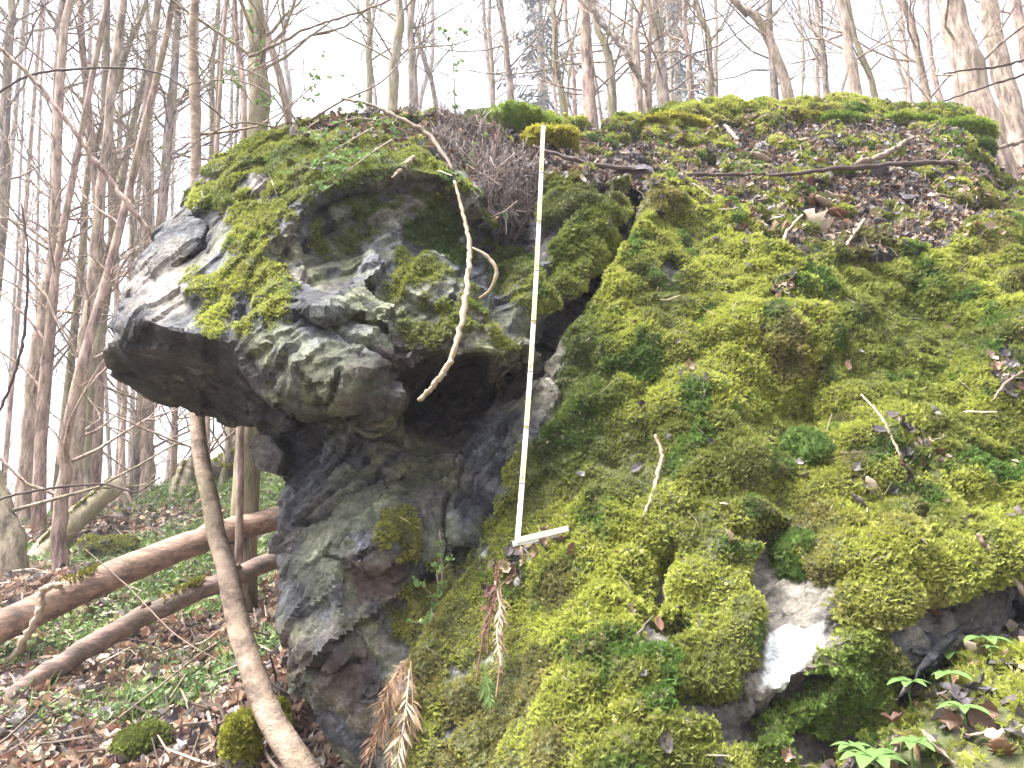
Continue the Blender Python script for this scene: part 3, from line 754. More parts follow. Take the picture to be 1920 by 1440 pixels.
stone([(640, 782, 2.42), (655, 800, 2.38), (700, 812, 2.38), (732, 800, 2.42), (738, 775, 2.46), (690, 768, 2.42)], .2, None, 3, 2)
#stone([(630, 690, 2.14), (632, 740, 2.12), (680, 762, 2.12), (728, 752, 2.16), (735, 705, 2.2), (700, 684, 2.16)], .16, None, 3, 3)
stone([(1700, 1200, 1.94), (1705, 1225, 1.92), (1742, 1240, 1.91), (1770, 1215, 1.95), (1800, 1180, 2.0), (1760, 1165, 2.0)], .14, None, 3, 4)

# ------------------------------------------------------------------ moss fronds
rng = np.random.default_rng(7)
def frond(seed, L=1.0, pairs=6, w=0.13, droop=0.35):
    r = random.Random(seed); V, F = [], []
    def q(a, b, c): n = len(V); V.extend([a, b, c]); F.append((n, n + 1, n + 2))
    def c(t): return Vector((0, droop * t * t, t * L * (1 - 0.2 * t)))
    for i in range(2):
        t0, t1 = i / 2, (i + 1) / 2
        p0, p1 = c(t0), c(t1); x = Vector((0.035, 0, 0))
        n = len(V); V.extend([p0 - x, p0 + x, p1 + x * .7, p1 - x * .7]); F.append((n, n + 1, n + 2, n + 3))
    for i in range(pairs):
        t = 0.18 + 0.8 * i / pairs
        for sgn in (-1, 1):
            l = (0.42 - 0.22 * t) * r.uniform(.7, 1.2)
            b = c(t); tip = b + Vector((sgn * l, r.uniform(-.12, .18), l * r.uniform(.35, .8)))
            d = Vector((0, r.uniform(-.03, .03), w * .6))
            q(b - d * .6, tip, b + d * .9)
    return V, F
moss_src = [source('moss_frond', *frond(i, 1.0, 6 + i % 2, 0.15, 0.25 + 0.15 * i), M['moss']) for i in range(3)]
inframe = (ru > -60) & (ru < 2020) & (rv > 100) & (rv < 1520)
facing = smooth(-(RN * (RVv / np.linalg.norm(RVv, axis=1, keepdims=True))).sum(1), -0.45, 0.1)
wgt = smooth(moss_d + .12 * fbm(RVv, .05, 2, 141), 0.25, 0.85) * inframe * facing
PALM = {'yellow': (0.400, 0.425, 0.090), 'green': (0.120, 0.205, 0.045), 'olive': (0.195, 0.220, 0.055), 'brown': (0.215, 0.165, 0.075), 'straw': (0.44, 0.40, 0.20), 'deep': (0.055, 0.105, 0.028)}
C = {k: np.array(v) for k, v in PALM.items()}
def moss_tint(P, u, v, rng):
    n = len(P)
    a = fbm(P, 0.30, 3, 101); b = fbm(P, 0.12, 3, 111); c = fbm(P, 0.5, 3, 121); e = rng.normal(0, 1, n)
    t = C['olive'] + (C['yellow'] - C['olive']) * smooth(a + 0.06 * e, -0.42, 0.12)[:, None]
    g = smooth(b + 0.05 * e, 0.14, 0.36)[:, None]; t = t * (1 - g) + C['green'] * g
    g = smooth(c + 0.6 * b + 0.06 * e, 0.30, 0.55)[:, None] * .7; t = t * (1 - g) + C['brown'] * g
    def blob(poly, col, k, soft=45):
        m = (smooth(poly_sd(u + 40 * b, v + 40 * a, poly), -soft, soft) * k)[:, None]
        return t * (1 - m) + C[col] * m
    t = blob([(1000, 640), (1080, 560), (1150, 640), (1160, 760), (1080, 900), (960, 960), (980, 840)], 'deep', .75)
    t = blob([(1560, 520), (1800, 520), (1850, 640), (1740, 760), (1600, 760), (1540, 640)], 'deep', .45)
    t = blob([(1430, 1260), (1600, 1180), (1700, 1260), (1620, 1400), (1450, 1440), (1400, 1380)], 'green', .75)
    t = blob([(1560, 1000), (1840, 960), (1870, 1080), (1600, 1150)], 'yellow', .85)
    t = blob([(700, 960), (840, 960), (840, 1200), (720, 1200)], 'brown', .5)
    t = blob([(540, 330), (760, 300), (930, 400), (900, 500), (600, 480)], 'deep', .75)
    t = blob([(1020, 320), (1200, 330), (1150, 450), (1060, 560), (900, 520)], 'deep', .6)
    t = blob([(730, 450), (1000, 640), (960, 670), (740, 650)], 'olive', .7)
    t = blob([(330, 330), (470, 230), (720, 200), (800, 330), (600, 370), (520, 470), (420, 420)], 'olive', .6)
    t = blob([(340, 500), (560, 480), (560, 640), (400, 660)], 'yellow', .45)
    s_ = (rng.random(n) < 0.025)[:, None]
    t = np.where(s_, C['straw'], t)
    return np.clip(t * np.exp(rng.normal(0, 0.15, n))[:, None], 0, 1)
NM = 420000
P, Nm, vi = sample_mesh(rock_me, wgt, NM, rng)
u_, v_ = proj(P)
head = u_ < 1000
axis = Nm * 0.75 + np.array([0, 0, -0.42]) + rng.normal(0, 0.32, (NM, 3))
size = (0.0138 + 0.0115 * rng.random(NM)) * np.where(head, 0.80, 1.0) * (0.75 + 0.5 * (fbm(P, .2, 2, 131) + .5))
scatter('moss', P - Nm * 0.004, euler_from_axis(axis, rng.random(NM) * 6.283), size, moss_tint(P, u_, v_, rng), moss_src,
        label='thick carpet of yellow green moss growing over the rock', cat='moss')

# ------------------------------------------------------------------ cushions of dense moss
def cushion(label, u, v, Y, ru_, rv_, depth, tint, seed, squash=1.0):
    """a domed pad: half-width ru_, height rv_ in photo pixels at its distance"""
    k = Y / FPX
    c = at(u, v, Y); rx, rz = ru_ * k, rv_ * k * (.75 if Y > 3 else 1)
    if Y > 3: depth = depth * .55
    n1, n2 = 40, 20
    th = np.linspace(0, 2 * math.pi, n1, endpoint=False); ph = np.linspace(0.02, math.pi * 0.85, n2)
    PH, TH = np.meshgrid(ph, th, indexing='ij')
    D = np.stack([np.sin(PH) * np.cos(TH), np.sin(PH) * np.sin(TH), np.cos(PH)], -1).reshape(-1, 3)
    S = D * np.array([rx, depth, rz])
    S = S * (1 + 0.14 * vnoise(D, 0.8, seed) + 0.13 * vnoise(D, 0.36, seed + 1) + 0.06 * vnoise(D, .14, seed + 2))[:, None]
    ii = np.arange(n1 * n2).reshape(n2, n1)
    F = np.stack([ii[:-1], ii[1:], np.roll(ii[1:], -1, 1), np.roll(ii[:-1], -1, 1)], -1).reshape(-1, 4)
    me = mesh_np('moss_cushion', S, F)
    o = link('moss_cushion', me, cush_mats[tint], None, True)
    r = np.random.default_rng(seed); m = 3200 if Y > 3 else 1800
    P, N_, _ = sample_mesh(me, np.ones(len(S)), m, r)
    ax = N_ + r.normal(0, .45, P.shape)
    ca, cb = cush_cols[tint]; q = smooth(fbm(P + c[0], .12, 3, seed), -.35, .35)[:, None]
    scatter('moss_cover', P - N_ * .004, euler_from_axis(ax, r.random(m) * 6.283), (.014 + .012 * r.random(m)) * (1 if Y < 3 else 1.35), (np.array(ca) * (1 - q) + np.array(cb) * q) * np.exp(r.normal(0, .16, m))[:, None], moss_src, parent=o)
    o.location = c
    return tag(o, label, 'moss', 'cushions of dense moss on the rock')
def mat_cushion(name, a, b):
    t = NT(name); n = t.noise(14, 4, 0.6); n2 = t.noise(160, 3, 0.6)
    col = t.mix(n, a, b); col = t.mix(t.math('MULTIPLY', n2, 0.5), col, tuple(x * 0.5 for x in a))
    return t.done(col, 0.75, t.bump(n2, 0.6, 0.006), 0.15, 0.2)
cush_cols = {'green': ((0.150, 0.220, 0.035), (0.320, 0.380, 0.065)), 'gold': ((0.28, 0.26, 0.04), (0.46, 0.43, 0.07)), 'deep': ((0.080, 0.135, 0.035), (0.160, 0.225, 0.055))}
cush_mats = {'green': mat_cushion('cushion_green', (0.075, 0.140, 0.018), (0.190, 0.250, 0.032)), 'gold': mat_cushion('cushion_gold', (0.15, 0.15, 0.022), (0.30, 0.28, 0.04)),
             'deep': mat_cushion('cushion_deep', (0.055, 0.115, 0.024), (0.125, 0.200, 0.040))}
for a in [
    ('broad green moss dome at the rim behind the top of the folding rule', 962, 252, 3.80, 112, 46, .40, 'green', 1),
    ('small golden moss pad just above the tip of the folding rule', 1030, 268, 3.60, 60, 26, .24, 'gold', 2),
    ('low green moss pad on the rim beside the red brown oak leaves', 818, 244, 3.65, 62, 20, .28, 'green', 3),
    ('yellow moss hump on the rim below the pale forked trunk', 1262, 250, 4.35, 92, 24, .36, 'gold', 4),
    ('green moss pad on the rim below the slanting pair of trunks', 1565, 240, 4.55, 70, 22, .30, 'green', 5),
    ('wide green moss hump on the rim left of the thick trunk', 1665, 246, 4.6, 100, 22, .34, 'green', 6),
    ('round dark green moss bulge at the corner beside the thick trunk', 1785, 258, 4.5, 78, 30, .32, 'green', 7),
    ('green moss bulge hanging down the corner in front of the thick trunk', 1832, 292, 4.45, 24, 36, .25, 'deep', 8),
    ('mustard moss pad on the rim between the leaning trunks', 1470, 240, 4.6, 90, 20, .32, 'gold', 9),
    ('emerald moss pad below the dark hollow in the slope', 1508, 855, 2.42, 52, 50, .12, 'deep', 10, .6),
    ('bright green moss pad above the white broken rock face', 1492, 1050, 2.20, 40, 48, .10, 'deep', 11, .6)]:
    cushion(*a)

# ------------------------------------------------------------------ folding rule
rule = empty('folding_rule', at(970, 1018, 2.16))
tag(rule, 'yellow and white folding rule standing upright against the mossy rock', 'ruler')
def strip(name, p0, p1, w, th, mat, parent, off=0.0):
    p0, p1 = Vector(p0), Vector(p1); t = (p1 - p0).normalized()
    sx = t.cross(Vector((0, 1, 0))); sx = (sx - t * sx.dot(t)).normalized(); ny = sx.cross(t).normalized()
    V = [p + sx * a * w / 2 + ny * (b * th / 2 + off) for p in (p0, p1) for a in (-1, 1) for b in (-1, 1)]
    F = [(0, 1, 3, 2), (4, 6, 7, 5), (0, 2, 6, 4), (1, 5, 7, 3), (0, 4, 5, 1), (2, 3, 7, 6)]
    base = Vector(rule.location)
    o = link(name, mesh_py(name, [v - base for v in V], F), mat, parent)
    md = o.modifiers.new('bevel', 'BEVEL'); md.width = 0.0012; md.segments = 2
    return o
vs = [1018, 907, 800, 697, 602, 508, 415, 325, 237]
def rule_pt(v):
    f = (1018 - v) / (1018 - 237)
    return at(970 + 48 * f + 5 * math.sin(f * 3.0), v, 2.16 + 0.42 * f)
for k in range(8):
    a, b = rule_pt(vs[k]), rule_pt(vs[k + 1]); off = 0.0022 * (1 if k % 2 else -1)
    m = a.lerp(b, 0.52)
    strip('section', m, b.lerp(a, -0.03), .0155, .0034, M['rule_white' if k else 'rule_white'], rule, off)
    strip('section', a.lerp(b, -0.03) if k else a, m, .0155, .0034, M['rule_yellow' if k else 'rule_white'], rule, off)
    if k:
        c = a; d = (b - a).normalized()
        strip('joint_plate', c - d * 0.0012, c + d * 0.0012, .0160, .011, M['rule_black'], rule)
        strip('rivet', c + d * 0.018, c + d * 0.021, .004, .011, M['rule_black'], rule)
strip('foot_section', at(968, 1014, 2.155), at(1066, 991, 2.20), .0165, .0036, M['rule_white'], rule)
strip('foot_section', at(962, 1020, 2.150), at(1010, 1010, 2.17), .0155, .0036, M['rule_white'], rule, .006)

# ------------------------------------------------------------------ sticks, roots and twigs lying or hanging on the rock
def stick(name, label, pts, wpx, mat, cat='stick', group=None, side=(), rough=.30, n=None, sides=7):
    P3 = [at(*p) for p in pts]; base = P3[0].copy()
    n = n or max(10, 8 * len(pts)); r_ = random.Random(hash(label) % 1000 if False else len(label) * 7 + int(pts[0][0]))
    path = spline([p - base for p in P3], n)
    rad = [w / 2 * pts[0][2] / FPX for w in lerp_list(wpx, n)]
    path = [p + Vector((r_.uniform(-1, 1), r_.uniform(-1, 1), r_.uniform(-1, 1))) * rad[i] * .45 for i, p in enumerate(path)]
    mb = MB(); mb.tube(path, rad, sides, rough, r_)
    if not side:
        o = mb.build(name, mat)
        o.location = base
        return tag(o, label, cat, group)
    root = empty(name, base); tag(root, label, cat, group)
    mb.build('stem', mat, root)
    for sp, sw in side:
        q = MB(); pp = spline([at(*p) - base for p in sp], 4 * len(sp)); q.tube(pp, [w / 2 * sp[0][2] / FPX for w in lerp_list(sw, len(pp))], sides, rough, r_)
        q.build('side_branch', mat, root)
    return root
stick('hanging_root', 'long pale root hanging in front of the overhang with a curled side shoot',
      [(852, 340, 2.60), (868, 400, 2.56), (880, 462, 2.50), (878, 520, 2.42), (868, 590, 2.32), (852, 660, 2.26), (830, 700, 2.24), (808, 728, 2.24), (785, 752, 2.25)], [5, 7, 9, 10, 11, 10, 10, 9, 7], M['twig_pale'], 'root',
      side=[([(884, 464, 2.50), (910, 478, 2.49), (928, 500, 2.48), (930, 520, 2.48), (918, 545, 2.49), (898, 560, 2.5)], [4, 7, 8, 8, 7, 5])])
for a in [
    ('broken_stick', 'short broken grey stick poking out under the mossy cap', [(776, 294, 2.68), (756, 314, 2.62), (735, 333, 2.57)], [9, 10, 4], M['twig_pale']),
    ('curved_stick', 'bent pale stick lying on the ledge below the big pale leaf', [(1505, 402, 3.02), (1478, 432, 2.95), (1466, 465, 2.88), (1480, 495, 2.82), (1498, 512, 2.80)], [4, 6, 7, 6, 4], M['twig_pale']),
    ('fallen_twig', 'crooked beige twig standing against the moss right of the rule', [(1228, 816, 2.33), (1241, 850, 2.31), (1234, 885, 2.28), (1222, 930, 2.24), (1204, 972, 2.20)], [5, 7, 8, 7, 4], M['twig_pale']),
    ('fallen_stick', 'straight brown stick slanting down to the right edge above the bare slab', [(1832, 1002, 2.02), (1870, 1050, 2.00), (1930, 1120, 1.98), (2010, 1200, 1.96)], [8, 11, 12, 12], M['twig']),
    ('fallen_branch', 'thick brown branch lying across the litter on top of the ledge', [(1712, 258, 3.80), (1660, 288, 3.62), (1605, 308, 3.50)], [8, 12, 10], M['twig']),
    ('fallen_branch', 'long dark branch bowing along the ledge to the mossy corner', [(1440, 330, 3.42), (1560, 318, 3.46), (1680, 308, 3.55), (1780, 306, 3.62), (1835, 325, 3.7), (1880, 356, 3.9)], [6, 9, 10, 10, 9, 7], M['twig_dark']),
    ('fallen_branch', 'brown branch at the lip of the litter above the wedge block', [(1000, 275, 3.30), (1080, 300, 3.22), (1180, 318, 3.18), (1300, 328, 3.30), (1420, 326, 3.4)], [7, 9, 10, 9, 6], M['twig_dark']),
    ('arching_stem', 'greyish stem arching over the cap from the shrub towards the oak leaves', [(640, 185, 3.1), (700, 198, 3.02), (760, 228, 2.95), (808, 258, 2.9), (850, 320, 2.78)], [5, 7, 9, 9, 6], M['twig']),
    ('fallen_stick', 'pale stick sticking up beside the thick pale leaf on the ledge', [(1620, 412, 3.05), (1600, 440, 2.98), (1585, 462, 2.9)], [6, 7, 4], M['twig_pale']),
    ('fallen_twig', 'thin bent twig in the dead leaves of the slope right of the emerald pad', [(1615, 740, 2.42), (1650, 780, 2.33), (1672, 820, 2.27), (1690, 860, 2.24)], [3, 5, 5, 4], M['twig_pale']),
    ('fallen_twig', 'thin grey twig over the dark litter clump near the right edge', [(1930, 690, 2.42), (1890, 715, 2.40), (1862, 750, 2.38)], [3, 6, 4], M['twig']),
    ('fallen_stick', 'short pale stick lying on the ledge left of the dark branch', [(1360, 235, 3.95), (1372, 250, 3.85), (1384, 262, 3.75)], [6, 7, 5], M['twig_pale']),
]:
    stick(*a)

# ------------------------------------------------------------------ trees
def tree(name, label, path, Y, wpx, bark, nb=16, seed=0, group=None, up=5.0, low=0.15, blen=1.0, sides=9, base_flare=1.0, twigs=3, down=True, cat='tree'):
    r = random.Random(seed)
    P3 = [at(p[0], p[1], p[2] if len(p) > 2 else Y) for p in path]      # from the foot upwards
    d0 = (P3[0] - P3[1]).normalized()
    if down:
        g = gz(P3[0].x, P3[0].y)
        if P3[0].z > g:
            P3 = [Vector((P3[0].x + d0.x / max(.3, -d0.z) * (P3[0].z - g) * 0.5, P3[0].y, g - 0.15))] + P3
    d1 = (P3[-1] - P3[-2]).normalized()
    if wpx > 40: P3 += [P3[-1] + d1 * up * .5, P3[-1] + d1 * up]
    else:
        P3.append(P3[-1] + (d1 * 0.8 + Vector((r.uniform(-.15, .15), r.uniform(-.1, .1), .3))) * up * 0.5)
        P3.append(P3[-1] + Vector((r.uniform(-.3, .3), r.uniform(-.3, .3), 1)) * up * 0.5)
    base = P3[0].copy()
    n = 30 if wpx > 25 else 18
    path3 = spline([p - base for p in P3], n)
    r0 = wpx / 2 * Y / FPX
    rad = [r0 * (1.12 - 0.75 * (i / (n - 1)) ** 1.3) * (1 + 0.22 * base_flare * max(0, 1 - i / 1.6)) for i in range(n)]
    wob = min(r0 * .16, .02)
    path3 = [p + Vector((r.uniform(-wob, wob), r.uniform(-wob, wob), 0)) if 0 < i else p for i, p in enumerate(path3)]
    root = empty(name, base); tag(root, label, cat, group)
    t = MB(); t.tube(path3, rad, sides, .05, r); t.build('trunk', M[bark], root)
    br = MB()
    H = path3[-1].z
    def limb(p, d, L, r_, lev):
        k = 5 if lev == 0 else 4
        pts = [p]; dd = d.copy()
        for i in range(k):
            dd = (dd + Vector((r.gauss(0, .22), r.gauss(0, .22), r.gauss(.10, .16)))).normalized()
            pts.append(pts[-1] + dd * L / k)
        br.tube(pts, [max(r_ * (1 - .8 * i / k), 0.0011 + 0.00011 * Y) for i in range(k + 1)], 4 if lev == 0 else 3, cap=False)
        if lev < 2:
            for _ in range(twigs if lev == 0 else max(1, twigs - 1)):
                i = r.randint(1, k); q = pts[i]
                a = (pts[i] - pts[i - 1]).normalized()
                o_ = Vector((r.gauss(0, 1), r.gauss(0, 1), r.gauss(0.2, .8))).normalized()
                limb(q, (a * .7 + o_ * .75).normalized(), L * r.uniform(.35, .65), r_ * .45, lev + 1)
    for _ in range(nb):
        f = r.uniform(low, .97); s_ = f * (n - 1); i = int(s_); q = path3[i].lerp(path3[min(i + 1, n - 1)], s_ - i)
        ang = r.uniform(0, 6.283)
        d = Vector((math.cos(ang), math.sin(ang) * .8, r.uniform(.2, 1.1))).normalized()
        L = blen * r.uniform(.5, 1.3) * (0.9 + 1.6 * (1 - f)) * .7
        limb(q, d, L, min(rad[i] * .32, 0.010 + 0.006 * blen), 0)
    if br.v: br.build('crown', M[bark], root)
    return root

TREES = [  # label, path from foot to top, metres, width, bark, branches
    ('stout brown trunk with a mossy flank standing on the shrubby corner of the rock', [(484, 250), (482, 120), (478, 0)], 4.6, 44, 'bark_olive', 8),
    ('thin reddish stem hugging the left side of the stout mossy trunk', [(458, 245), (450, 120), (441, 0)], 4.3, 12, 'bark_pink', 6),
    ('grey upright tree with a green tinge left of the moss-forked tree', [(692, 205), (691, 100), (690, 0)], 11, 14, 'bark_olive', 16),
    ('tree with a moss covered fork behind the oak leaves on the rim', [(735, 210), (740, 110), (752, 40), (748, -60)], 9, 22, 'bark_olive', 18),
    ('smooth grey trunk right beside the moss-forked tree', [(776, 205), (772, 90), (774, 0)], 9.5, 20, 'bark_grey', 12),
    ('thin dark tree leaning left into the moss-forked tree', [(818, 205), (800, 130), (778, 50), (760, 0)], 12, 10, 'bark_grey', 12),
    ('slim grey tree standing alone left of the slightly leaning trunk', [(925, 200), (921, 100), (918, 0)], 12, 10, 'bark_grey', 12),
    ('brown trunk leaning slightly left behind the broad moss dome', [(958, 200), (950, 110), (938, 0)], 10, 16, 'bark_grey', 8),
    ('narrow trunk with mossy bark in front of the spruce', [(1062, 235), (1042, 120), (1034, 0)], 10, 16, 'bark_olive', 14),
    ('straight pinkish brown trunk right of the rule tip', [(1108, 245), (1101, 120), (1093, 0)], 8.5, 30, 'bark_pink', 8),
    ('slender reddish trunk between the spruce and the pinkish trunk', [(1080, 235), (1072, 110), (1060, 0)], 12, 10, 'bark_pink', 12),
    ('olive trunk with a high fork right of the pinkish brown trunk', [(1148, 245), (1146, 140), (1132, 80), (1110, 0)], 9, 20, 'bark_olive', 14),
    ('pale trunk forking in a Y above the yellow moss hump', [(1200, 230), (1194, 120), (1192, 60), (1204, 0)], 8, 17, 'bark_pale', 8),
    ('pale bare twin stem of the forked trunk', [(1218, 228), (1214, 130), (1218, 60), (1216, 0)], 8.1, 16, 'bark_pale', 6),
    ('tapering brown trunk just right of the pale twin stems', [(1246, 215), (1238, 120), (1226, 0)], 8.6, 26, 'bark_grey', 10),
    ('slim brown tree left of the tree with many thin forks', [(1298, 205), (1290, 100), (1283, 0)], 11, 14, 'bark_pink', 12),
    ('greenish tree splitting into many thin forks', [(1333, 212), (1331, 130), (1326, 60), (1305, 0)], 10, 15, 'bark_olive', 22),
    ('thin companion stem behind the many-forked tree', [(1345, 210), (1342, 120), (1341, 0)], 11.5, 10, 'bark_grey', 14),
    ('straight grey trunk behind the slanting trunk', [(1454, 205), (1448, 110), (1444, 0)], 9.5, 17, 'bark_grey', 10),
    ('smooth trunk slanting up to the left and forking near the top edge', [(1484, 205), (1462, 130), (1436, 60), (1405, 20), (1376, 0)], 8.6, 22, 'bark_pale', 10),
    ('thin straight tree left of the two leaning trunks', [(1552, 195), (1541, 100), (1530, 0)], 11, 13, 'bark_grey', 14),
    ('brown trunk leaning left over the wide moss hump', [(1610, 205), (1592, 100), (1574, 0)], 8.4, 22, 'bark_pale', 10),
    ('crooked thinner trunk bending beside the brown leaning trunk', [(1645, 205), (1630, 140), (1606, 80), (1590, 0)], 9.4, 13, 'bark_olive', 12),
    ('leaning trunk halfway between the moss hump and the thick trunk', [(1742, 205), (1722, 110), (1698, 10)], 9, 17, 'bark_pale', 12),
    ('very thick ridged trunk at the mossy right corner of the rock', [(1880, 370), (1845, 240), (1808, 110), (1778, 0)], 6.2, 72, 'bark_pale', 4),
    ('large trunk with a mossy foot behind the very thick trunk', [(1912, 285), (1886, 170), (1852, 0)], 8.5, 46, 'bark_pale', 6),
    ('trunk cut off by the right edge of the picture', [(1935, 150), (1905, 0)], 9, 26, 'bark_pink', 4),
    # left wood
    ('bluish grey trunk at the upper left edge', [(2, 420), (8, 250), (18, 60), (22, 0)], 9, 22, 'bark_grey', 14),
    ('tall straight grey tree second from the upper left edge', [(98, 560), (102, 330), (112, 90), (117, 0)], 8.5, 20, 'bark_grey', 18),
    ('pinkish tree that forks in a wide V left of the overhang', [(190, 600), (182, 380), (165, 180), (150, 0)], 9, 18, 'bark_pink', 16),
    ('right arm of the wide V leaning towards the rock', [(150, 520), (165, 330), (215, 170), (250, 60), (275, 0)], 9.2, 14, 'bark_olive', 14),
    ('olive tree leaning right behind the tip of the overhang', [(205, 500), (232, 320), (262, 180), (290, 40)], 10, 16, 'bark_olive', 18),
    ('grey tree rising behind the upper nose of the rock', [(304, 400), (318, 230), (328, 100), (334, 0)], 9, 19, 'bark_grey', 14),
    ('slim tree close behind the thin reddish sapling', [(396, 300), (398, 150), (410, 0)], 11, 12, 'bark_olive', 14),
    ('light brown trunk leaning right beside the dead barkless tree', [(44, 965), (60, 720), (85, 560), (104, 420)], 8, 28, 'bark_pale', 10),
    ('slender brown stem beside the light brown leaning trunk', [(72, 1010), (80, 760), (96, 600), (110, 480)], 7.5, 20, 'bark_pink', 10),
    ('dead tree with peeling rough bark left of the overhang', [(135, 990), (140, 860), (158, 660), (180, 480), (196, 300)], 7.2, 30, 'bark_pale', 6),
    ('olive trunk standing right behind the dead peeling tree', [(165, 950), (172, 760), (196, 560), (214, 400)], 9, 24, 'bark_olive', 12),
    ('stout trunk seen below the dark underside of the overhang', [(278, 955), (275, 850), (280, 740), (286, 640)], 9, 26, 'bark_pale', 10),
    ('thin tree left of the stout trunk below the overhang', [(245, 950), (252, 820), (262, 700)], 11, 12, 'bark_grey', 14),
    ('slim trunk right of the stout trunk below the overhang', [(322, 930), (328, 820), (332, 700)], 10.5, 13, 'bark_pink', 12),
    ('crooked thin stem behind the smooth curved sapling', [(408, 960), (424, 870), (430, 800), (426, 700)], 7.4, 15, 'bark_olive', 8),
    ('brown stem directly behind the smooth curved sapling', [(388, 1110), (392, 900), (388, 760)], 6.2, 15, 'bark_pink', 6),
    ('pale trunk half hidden by the neck of the rock', [(500, 965), (492, 880), (488, 800)], 7.6, 30, 'bark_pale', 3),
    ('leaning trunk with a mossy collar at the lower left edge', [(22, 1030), (-5, 940), (-40, 820)], 5.6, 50, 'bark_olive', 3),
    ('dark brown trunk in front of the mossy stump behind the logs', [(112, 1100), (112, 1000), (122, 880), (136, 760)], 5.8, 26, 'bark_pink', 5),
]
for i, a in enumerate(TREES):
    lab, path, Y, w, bark, nb = a
    tree('bare_tree', lab, path, Y, w, bark, int(nb * (1.9 if path[0][0] < 450 else 1.2)), 100 + i, up=4 + Y * .25, blen=.55 + .09 * Y, low=.2, twigs=4 if path[0][0] < 450 else 3)
rr = random.Random(5)
for i in range(38):                                   # the thin wood further off
    Y = rr.uniform(13, 30); u = rr.uniform(-150, 470) if i < 18 else rr.uniform(500, 2050)
    if i < 18: v0 = 960 - 0.0 * u
    else: v0 = 230
    lean = rr.uniform(-50, 50) + (960 - u) * .05
    tree('far_tree', 'thin bare tree far off in the pale wood left of the overhang' if i < 18 else 'thin bare tree far off in the pale wood above the mossy rim',
         [(u, v0), (u + lean * .5 + rr.uniform(-15, 15), v0 * .5), (u + lean, -20)], Y, rr.uniform(6, 13), rr.choice(['bark_grey', 'bark_grey', 'bark_pink', 'bark_olive']), 22, 300 + i,
         'far trees left of the overhang' if i < 18 else 'far trees above the rim', up=6, blen=1.5, low=.12, sides=6)

# smooth curved sapling in front of the logs, its top passing behind the head of the rock
tree('sapling', 'smooth reddish brown sapling curving up from the bottom edge in front of the logs', [(600, 1500, 2.42), (562, 1440, 2.46), (522, 1370, 2.52), (484, 1290, 2.6), (452, 1180, 2.75), (424, 1070, 2.9), (398, 960, 3.1), (379, 860, 3.25), (368, 770, 3.35), (363, 640), (362, 500), (366, 300), (365, 150), (363, 0)],
     3.4, 34, 'bark_young', 4, 900, up=3, low=.55, base_flare=.3, sides=12)

# ------------------------------------------------------------------ fallen logs
def log(name, label, pts, wpx, bark, seed, moss_at=(), sides=14):
    r = random.Random(seed); P3 = [at(*p) for p in pts]; base = P3[0].copy()
    n = 26; path = spline([p - base for p in P3], n)
    rad = [w / 2 * y / FPX for w, y in zip(lerp_list(wpx, n), lerp_list([p[2] for p in pts], n))]
    root = empty(name, base); tag(root, label, 'log')
    mb = MB(); mb.tube([p + Vector((r.gauss(0, 1), r.gauss(0, 1), r.gauss(0, 1))) * .004 for p in path], rad, sides, .05, r); mb.build('trunk', M[bark], root)
    for q in range(4 if 'fallen' in name else 0):
        i = r.randint(5, n - 3); a = r.uniform(-1.2, 1.2); d = Vector((r.uniform(-.3, .5), -math.sin(a), math.cos(a))).normalized(); L = r.uniform(.02, .07)
        kb = MB(); kb.tube([path[i] + d * rad[i] * .8, path[i] + d * (rad[i] + L * .6), path[i] + d * (rad[i] + L) + Vector((.02, 0, 0))], [.022, .014, .009], 7, .15, r); kb.build('branch_stub', M[bark], root)
    for f in moss_at:
        i = int(f * (n - 1)); c = path[i]; m = MB()
        for _ in range(240):
            a = r.uniform(-.6, .6); q = path[min(n - 1, max(0, int(i + r.gauss(0, .9))))] .lerp(path[min(n - 1, i + 1)], r.random())
            o_ = Vector((0, -math.sin(a + .5), math.cos(a + .5))) * rad[i]
            p = q + o_ * .95; d = (o_.normalized() + Vector((r.gauss(0, .6), r.gauss(0, .6), r.gauss(0, .6)))).normalized() * r.uniform(.02, .045)
            s_ = Vector((r.gauss(0, 1), r.gauss(0, 1), r.gauss(0, 1))).normalized() * .008
            m.add([p - s_, p + s_, p + d], [(0, 1, 2)])
        m.build('moss_patch', cush_mats['gold'], root, False)['kind'] = 'stuff'
    return root
log('fallen_log', 'thick barkless brown log crossing the slope, upper of the two', [(-120, 1232, 3.9), (0, 1178, 4.05), (150, 1105, 4.2), (330, 1030, 4.4), (430, 995, 4.5), (560, 962, 4.7)], [62, 58, 56, 50, 46, 42], 'bark_log', 1, (0.42,))
log('fallen_log', 'thinner dark brown log crossing the slope, lower of the two', [(-100, 1395, 3.5), (0, 1330, 3.6), (120, 1240, 3.75), (300, 1140, 3.95), (430, 1085, 4.1), (560, 1030, 4.3)], [40, 40, 38, 36, 34, 32], 'bark_dark', 2, (0.68,))
log('mossy_log', 'short yellow mossed log pointing up at the crest of the slope', [(60, 1060, 6.4), (130, 985, 6.8), (222, 905, 7.2)], [44, 42, 36], 'bark_olive', 3, (0.2, 0.3, 0.4, 0.5, 0.6, 0.7, 0.8, .9))
log('mossy_stump', 'yellow mossed broken stump leaning on the crest beside the stout trunk', [(330, 960, 7.6), (342, 910, 7.7), (352, 868, 7.8)], [44, 40, 26], 'bark_olive', 4, (0.2, 0.4, 0.6, 0.8))
log('mossy_stump', 'moss wrapped stump between the two logs at the left', [(140, 1260, 4.6), (138, 1180, 4.7), (125, 1110, 4.8)], [70, 52, 34], 'bark_olive', 5, (0.1, 0.25, 0.4, 0.55, 0.7, 0.85))
